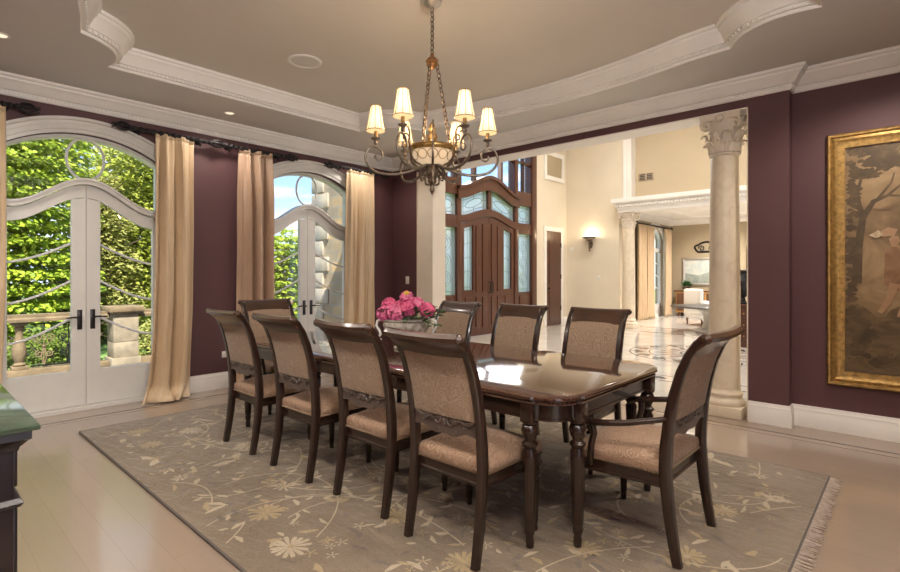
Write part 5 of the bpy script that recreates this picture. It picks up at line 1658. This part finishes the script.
o = g.build('foliage', M['plantleaf'], t, smooth=0, recalc=False); o['kind'] = 'stuff'
t = thing('landscape_picture', 'pale blue landscape picture in a silver frame on the living room back wall', 'picture', (-5.15, YV, 1.46))
g = G(); g.sweep([(0, 0), (0, .03), (.04, .045), (.09, .02), (.09, 0)], [(-.62, -.46), (.62, -.46), (.62, .46), (-.62, .46)], closed=True, mp=lambda a, b, c: (a, -c, b)); g.build('frame', M['silver'], t)
g = G(); g.box(-.54, .54, -.012, 0, -.38, .38)
g.mi = 1; g.poly([(-.54, -.013, -.38), (.54, -.013, -.38), (.54, -.013, -.10), (.2, -.013, -.02), (-.1, -.013, -.12), (-.54, -.013, -.05)])
g.build('canvas', [paint('pale_seascape', (.42, .50, .50), (.58, .62, .58), (.72, .70, .62), 4), paint('grey_shore', (.22, .26, .24), (.34, .38, .34), (.45, .45, .38), 6)], t, smooth=0)
t = thing('wall_ornament', 'dark scrolled iron ornament above the pale blue picture', 'ornament', (-5.02, YV, 2.22))
g = G()
g.tube([(.36 * cos(a), -.02, .16 * sin(a) + .05 * abs(cos(a * 2))) for a in [2 * pi * i / 32 for i in range(32)]], .03, 6, closed=True)
for s in (-1, 1):
    g.tube(spiral((s * .15, -.02, 0), .10, 1.3, (s, 0, 0), (0, 0, 1), .2), .016, 6)
g.build('scrollwork', M['iron'], t)
# chest and urn seen between the column and the plum pier
t = thing('hall_chest', 'reddish brown wooden chest seen between the marble column and the plum pier', 'chest', (-1.95, 10.95, 0))
g = G(); g.box(-.72, .72, -.26, .26, .06, .76, .008); g.box(-.76, .76, -.3, .3, .76, .80, .008); g.box(-.74, .74, -.28, .28, 0, .08, .005); g.build('carcass', M['doorwood'], t)
for k in range(3):
    g = G(); g.box(-.66, .66, -.275, -.255, .12 + k * .21, .30 + k * .21, .006); d = g.build('drawer', M['doorwood'], t)
    for s in (-1, 1):
        g = G(); g.ball((s * .4, -.285, .21 + k * .21), .016, 8, 6); g.build('knob', M['gold'], d)
t = thing('bronze_urn', 'dark bronze urn on the reddish brown hall chest', 'urn', (-2.42, 10.92, .801))
g = G(); g.lathe([(.10, 0), (.11, .02), (.05, .05), (.04, .12), (.12, .22), (.17, .36), (.16, .46), (.09, .54), (.08, .58), (.13, .63), (.12, .64), (.06, .60), (0, .58)], seg=24, flute=12, fd=.06); g.build('body', M['iron'], t)
for s in (-1, 1):
    g = G(); g.tube([(s * .15, 0, .44), (s * .24, 0, .46), (s * .26, 0, .38), (s * .20, 0, .30), (s * .15, 0, .28)], .016, 6); g.build('handle', M['iron'], t)
t = thing('tall_mirror', 'arched walnut framed mirror far back between the marble column and the pier', 'mirror', (-3.35, YV, 0.9))
g = G()
ap = [(.42, 0), (.42, 1.25)] + [(.42 * cos(a), 1.25 + .42 * sin(a)) for a in [pi * i / 16 for i in range(1, 16)]] + [(-.42, 1.25), (-.42, 0)]
g.sweep([(0, 0), (0, .05), (-.05, .06), (-.10, .03), (-.10, 0)], ap, closed=True, mp=lambda a, b, c: (a, -c, b)); g.build('frame', M['walnut'], t)
g = G(); g.prism(ap, 'y', -.01, 0.0); g.build('glass', mat('mirror_glass', (.8, .8, .8), .03, 1.0), t, smooth=0)
def far_curtain(y0, y1, label):
    t = thing('curtain', label, 'curtain', (XV + .16, (y0 + y1) / 2, 0), 0, 'floor length silk curtains')
    g = G(); h = (y1 - y0) / 2
    g.grid(lambda u, v: (.055 * sin(u * 31 + .5 * sin(3 * v)) + .12 * max(0, v - .95) * 10 * (u - .3), (u * 2 - 1) * h * (1 + .1 * v * v), max(.012, 2.86 * (1 - v))), 60, 30)
    o = g.build('drape', M['silk'], t, smooth=80); md = o.modifiers.new('thickness', 'SOLIDIFY'); md.thickness = .005
far_curtain(14.85, 15.45, 'gold curtain in the far living room, just right of the distant column')
far_curtain(15.5, 16.05, 'gold curtain left of the arched window in the far living room')
far_curtain(17.05, 17.55, 'gold curtain right of the arched window, in the far living room corner')
t = thing('curtain_rod', 'long dark rod above the arched window in the far living room', 'curtain rod', (XV + .16, 16.15, 2.89))
g = G(); g.tube([(0, -1.4, 0), (0, 1.4, 0)], .03, 8); g.build('rod', M['iron'], t)
for s in (-1, 1):
    g = G(); g.lathe([(.03, 0), (.06, .05), (.05, .10), (0, .14)], (0, s * 1.4, 0), 12, mat=Matrix.Rotation(-s * pi / 2, 3, 'X')); g.build('finial', M['iron'], t)
    g = G(); g.tube([(-.16, s * 1.2, .02), (0, s * 1.2, 0)], .015, 6); g.build('bracket', M['iron'], t)

# ------------------------------------------------------------------ terrace and garden
ZG = -.10
g = G(); g.box(-9.9, FX - .25, 5.9, 13, ZG - .2, ZG); g.box(-9.6, XL - .26, -6, 5.9, ZG - .2, ZG); g.build('ground_terrace', M['terrace'], kind=S, smooth=0)
g = G(); g.box(-70, -9.6, -50, 60, ZG - 1.0, ZG - .25); g.build('ground_lawn', M['lawn'], kind=S, smooth=0)
g = G()
g.box(-8.58, XL - .26, 5.50, 5.88, ZG, 4.6)
g.build('wall_stone_wing', M['fieldstone'], kind=S, smooth=0)
q = thing('stone_quoin', 'pale dressed stone quoins on the end of the fieldstone wall outside', 'quoins', (-8.6, 5.5, ZG), kind=S)
for k in range(15):
    g = G(); w = .52 if k % 2 else .36
    g.box(-.04, w - .02, -.035, .02, .02 + k * .30, .288 + k * .30, .008); g.build('block', M['quoin'], q, smooth=30)

BX = -9.15
pier = thing('balustrade_pier', 'limestone pier with a moulded cap on the terrace, behind the right glazed leaf', 'pier', (BX, 2.42, ZG))
def pier_parts(t):
    g = G(); g.box(-.20, .20, -.20, .20, 0, .18, .01); g.build('plinth', M['stone'], t)
    g = G(); g.box(-.17, .17, -.17, .17, .18, .42, .006); g.box(-.17, .17, -.17, .17, .425, .84, .006); g.build('shaft', M['stone'], t)
    g = G(); g.box(-.20, .20, -.20, .20, .84, .88, .006); g.box(-.24, .24, -.24, .24, .88, .97, .02); g.build('cap', M['stonedark'], t)
pier_parts(pier)
dup(pier, (BX, 5.0, ZG), 0, 'limestone pier on the terrace seen low through the second glazed door'); dup(pier, (BX, -.7, ZG), 0, 'limestone pier on the terrace beyond the left frame edge')
def rail(y0, y1, label):
    t = thing('stone_rail', label, 'rail', (BX, (y0 + y1) / 2, ZG), 0, 'stone rails of the terrace balustrade')
    h = (y1 - y0) / 2
    g = G(); g.sweep([(-.13, .80), (-.13, .84), (-.10, .86), (-.10, .90), (.10, .90), (.10, .86), (.13, .84), (.13, .80)], [(0, -h), (0, h)]); g.build('coping', M['stonedark'], t)
    g = G(); g.box(-.11, .11, -h, h, 0, .14, .01); g.build('curb', M['stonedark'], t)
rail(-.45, 2.21, 'stone rail left of the limestone pier, above the iron scroll panels'); rail(2.63, 4.75, 'stone rail right of the limestone pier, mostly behind the gold curtain')
bal = thing('stone_baluster', 'turned stone baluster at the left frame edge, seen through the left glazed leaf', 'baluster', (BX, 1.17, ZG + .14), 0, 'stone balusters')
g = G(); g.box(-.09, .09, -.09, .09, 0, .05, .005); g.box(-.09, .09, -.09, .09, .62, .66, .005)
g.lathe([(.06, .05), (.075, .07), (.05, .10), (.07, .15), (.085, .22), (.075, .32), (.045, .44), (.042, .54), (.06, .575), (.045, .59), (.07, .62)], seg=20); g.build('shaft', M['stonedark'], bal)
dup(bal, (BX, 2.95, ZG + .14), 0, 'turned stone baluster right of the limestone pier'); dup(bal, (BX, .1, ZG + .14), 0, 'turned stone baluster outside the left frame edge')
def ironpanel(y0, y1, label):
    t = thing('iron_panel', label, 'iron panel', (BX, (y0 + y1) / 2, ZG + .14), 0, 'wrought iron scroll panels')
    h = (y1 - y0) / 2
    g = G()
    g.box(-.012, .012, -h, h, .02, .04); g.box(-.012, .012, -h, h, .61, .63)
    g.build('bars', M['iron'], t, smooth=0)
    n = max(1, round(2 * h / .30))
    for k in range(n):
        y = -h + (k + .5) * 2 * h / n
        g = G()
        for s in (-1, 1):
            g.tube(spiral((0, y + s * .065, .42), .062, 1.4, (0, s, 0), (0, 0, 1), .2, start=-1.5), .008, 6)
            g.tube(spiral((0, y + s * .055, .19), .05, 1.4, (0, s, 0), (0, 0, -1), .2, start=-1.5), .008, 6)
            g.tube([(0, y + s * .005, .04), (0, y + s * .03, .13), (0, y + s * .01, .30), (0, y + s * .06, .36)], .008, 6)
        g.tube([(0, y, .04), (0, y, .62)], .008, 6)
        g.ball((0, y, .30), .022, 8, 6)
        g.build('scroll', M['iron'] if k % 2 else M['stonedark'], t)
ironpanel(.25, 1.05, 'wrought iron scroll panel at the left frame edge under the stone rail'); ironpanel(1.30, 2.15, 'wrought iron scroll panel between the baluster and the limestone pier'); ironpanel(3.1, 4.7, 'wrought iron scroll panel right of the limestone pier')

def tree(name, label, cat, loc, clumps, n, m, leaf=.11, trunk=None, seed=1, group=None, layered=0.0, droop=.0):
    rr = random.Random(seed)
    t = thing(name, label, cat, loc, 0, group)
    g = G()
    tot = sum(c[3] ** 2 for c in clumps)
    for (cx, cy, cz, r, sz) in clumps:
        k = int(n * r * r / tot)
        for i in range(k):
            d = Vector((rr.gauss(0, 1), rr.gauss(0, 1), rr.gauss(0, 1))).normalized()
            q = r * (rr.random() ** .4)
            p = Vector((cx + d.x * q, cy + d.y * q, cz + d.z * q * sz))
            if layered:
                p.z = round(p.z / layered) * layered + rr.gauss(0, layered * .16) - .25 * (d.x ** 2 + d.y ** 2) * layered
            if p.z < .05: p.z = .05 + rr.random() * .2
            L = leaf * rr.uniform(.6, 1.25)
            ax = Vector((d.x + rr.gauss(0, .5), d.y + rr.gauss(0, .5), rr.gauss(-.15 - droop, .35))).normalized()
            up = Vector((rr.gauss(0, .45) + .4, rr.gauss(0, .45), 1)).normalized(); sd = ax.cross(up).normalized()
            v = [g.v(p), g.v(p + ax * L * .5 + sd * L * .30), g.v(p + ax * L), g.v(p + ax * L * .5 - sd * L * .30)]
            g.face(v)
    o = g.build('foliage', m, t, smooth=0, recalc=False); o['kind'] = 'stuff'
    if trunk:
        h, r = trunk
        g = G(); g.tube([(0, 0, -.1), (.05, .03, h * .35), (-.04, .05, h * .7), (0, 0, h)], [r, r * .8, r * .55, r * .2], 8)
        for k in range(9):
            a = k * 2.4; z = h * (.3 + .07 * k); g.tube([(0, 0, z), (.5 * cos(a), .5 * sin(a), z + .35), (1.0 * cos(a), 1.0 * sin(a), z + .6)], [r * .35, r * .22, r * .08], 5)
        g.build('trunk', M['bark'], t)
    return t
tree('leafy_tree', 'bright green broadleaf tree close outside the left glazed door', 'tree', (-13.2, .55, ZG - .25),
     [(0, 0, 2.0, 1.9, 1.0), (.1, .6, 3.6, 1.9, 1.0), (.2, -.5, 5.0, 1.7, 1.0), (.5, 1.2, 1.6, 1.2, 1.0), (.3, 1.0, 4.6, 1.3, 1), (.4, -1.3, 3.0, 1.6, 1.2)], 60000, M['leaf_bright'], .125, (5.5, .16), 3, None, .30, .25)
tree('garden_tree', 'yellow green bushy tree outside the right leaf of the first glazed door', 'tree', (-16.0, 5.0, ZG - .25),
     [(0, 0, 1.4, 1.3, 1.1), (.3, .4, 3.0, 1.2, 1.1), (0, -.3, 4.6, 1.1, 1.2), (.5, .9, 1.2, .9, 1), (-.1, .9, 4.2, .9, 1.1)], 22000, M['leaf_yellow'], .14, (5.0, .12), 4)
tree('conifer', 'olive green conifer between the broadleaf tree and the yellow green tree', 'tree', (-15.4, 3.55, ZG - .25),
     [(0, 0, .9, 1.0, .9), (0, 0, 1.9, .9, .9), (0, 0, 2.9, .72, 1.0), (0, 0, 3.8, .5, 1.2), (.3, -.5, 1.0, .8, 1)], 22000, M['leaf_olive'], .12, (4.0, .10), 5)
tree('garden_tree', 'tall dark green tree behind the conifer', 'tree', (-20.5, 5.6, ZG - .25),
     [(0, 0, 2.4, 2.2, 1.1), (0, -.8, 4.6, 2.0, 1.0), (.2, 1.3, 3.6, 1.8, 1.2), (0, .5, 6.4, 1.7, 1)], 12000, M['leaf_olive'], .2, (6.5, .2), 6)
tree('leafy_shrub', 'bright green shrub outside the left leaf of the second glazed door', 'shrub', (-14.6, 8.1, ZG - .25),
     [(0, 0, .9, 1.2, 1), (.2, .6, 1.7, 1.15, 1), (0, -.7, 1.8, 1.1, 1), (.3, -.1, 2.5, .9, .8), (.3, -1.5, 1.2, 1.0, 1), (.2, .9, 2.45, .8, .8)], 22000, M['leaf_bright'], .13, (2.0, .08), 7, None, .22, .2)
for k, (x, y, r, lab) in enumerate(((-10.15, .75, .38, 'low dark shrub behind the iron panel at the left frame edge'), (-10.2, 1.65, .46, 'low dark shrub behind the iron panel beside the limestone pier'), (-10.2, 3.1, .42, 'low green shrub right of the limestone pier'))):
    tree('low_shrub', lab, 'shrub', (x, y, ZG - .25), [(0, 0, .45, r, 1.1), (.1, r * .5, .5, r * .8, 1.1)], 2200, M['leaf_dark'] if k < 2 else M['leaf_olive'], .07, (.5, .03), 20 + k)
tree('garden_tree', 'added dark green backing tree for the shaded gaps of the bright broadleaf tree', 'tree', (-16.6, -.4, ZG - .25),
     [(0, 0, 1.6, 1.9, 1.0), (0, 1.6, 2.4, 1.7, 1.2), (0, .4, 4.4, 2.0, 1.1), (0, 2.0, 5.0, 1.6, 1.1), (0, -1.6, 3.6, 1.7, 1.3)], 16000, M['leaf_dark'], .24, (5.5, .16), 31)  # backing foliage added to darken leaf gaps and cover sky specks
tree('garden_tree', 'added dark green backing tree for the shaded gaps of the yellow green tree', 'tree', (-18.2, 7.0, ZG - .25),
     [(0, 0, 1.4, 1.7, 1.0), (0, -1.2, 2.6, 1.6, 1.2), (0, .5, 3.4, 1.5, 1.1), (0, -.9, 4.6, 1.5, 1.1)], 12000, M['leaf_dark'], .22, (4.6, .14), 32)  # second backing crown added to darken the gaps in front of it
rr = random.Random(8)
cl = [(rr.uniform(-.6, .6), -22 + i * 1.5, rr.uniform(.8, 1.6), 1.5, 1.2) for i in range(38)]
tree('hedge', 'long dark hedge closing the garden behind the trees', 'hedge', (-25, 6, ZG - .25), cl, 16000, M['leaf_dark'], .26, None, 9)

# ------------------------------------------------------------------ sky, sun
w = bpy.data.worlds.new('sky'); scn.world = w; w.use_nodes = True
nt = w.node_tree; bg = nt.nodes['Background']
tc = nt.nodes.new('ShaderNodeTexCoord'); sp = nt.nodes.new('ShaderNodeSeparateXYZ'); nt.links.new(tc.outputs['Generated'], sp.inputs[0])
grad = ramp(nt, sp.outputs['Z'], [(0.0, (.52, .64, .80)), (.22, (.24, .42, .74)), (.7, (.12, .27, .62))])
mp = nt.nodes.new('ShaderNodeMapping'); mp.inputs['Scale'].default_value = (2.2, 2.2, 6.0); mp.inputs['Location'].default_value = (1.7, .4, .3); nt.links.new(tc.outputs['Generated'], mp.inputs['Vector'])
n = noise(nt, mp.outputs['Vector'], 1.7, 8, .58, .3)
cloud = ramp(nt, n.outputs['Fac'], [(.46, (0, 0, 0)), (.62, (1, 1, 1))])
nt.links.new(mix(nt, cloud, grad, (.80, .82, .85)), bg.inputs['Color'])
bg.inputs['Strength'].default_value = P_SKY
l = bpy.data.lights.new('sun', 'SUN'); l.energy = P_SUN; l.angle = radians(.6); l.color = (1, .95, .85)
o = bpy.data.objects.new('sun', l); COL.objects.link(o)
d = Vector((-.60, .20, -.85)).normalized()       # high sun from behind the house
o.rotation_euler = d.to_track_quat('-Z', 'Y').to_euler()
for c, yy in ((D1, 0), (D2, 0)):
    pl = area('door_daylight', (XL - .30, c, 1.3), (0, -pi / 2, 0), 2.5, 1.2, 1, (1, 1, 1)); pl.data.cycles.is_portal = True

area('entrance_daylight', (FX - .32, CE, 4.5), (0, radians(-90), radians(-25)), 2.0, 3.5, P_ENT, (1, .97, .94))
area('ceiling_fill_light', (XE + .06, .45, 2.3), (0, radians(90 + 52), 0), .75, 1.15, P_FILL, (1, .96, .91))  # fill light added to brighten the ceiling, set in the added window
scn.view_settings.view_transform = 'Standard'; scn.view_settings.look = 'None'
scn.view_settings.gamma = 1; scn.view_settings.exposure = P_EXP
try: scn.view_settings.use_curve_mapping = False
except Exception: pass
cy = scn.cycles
cy.max_bounces = 8; cy.diffuse_bounces = 4; cy.glossy_bounces = 4; cy.transparent_max_bounces = 16; cy.transmission_bounces = 4
cy.caustics_reflective = False; cy.caustics_refractive = False; cy.sample_clamp_indirect = 6.0
cy.use_denoising = True
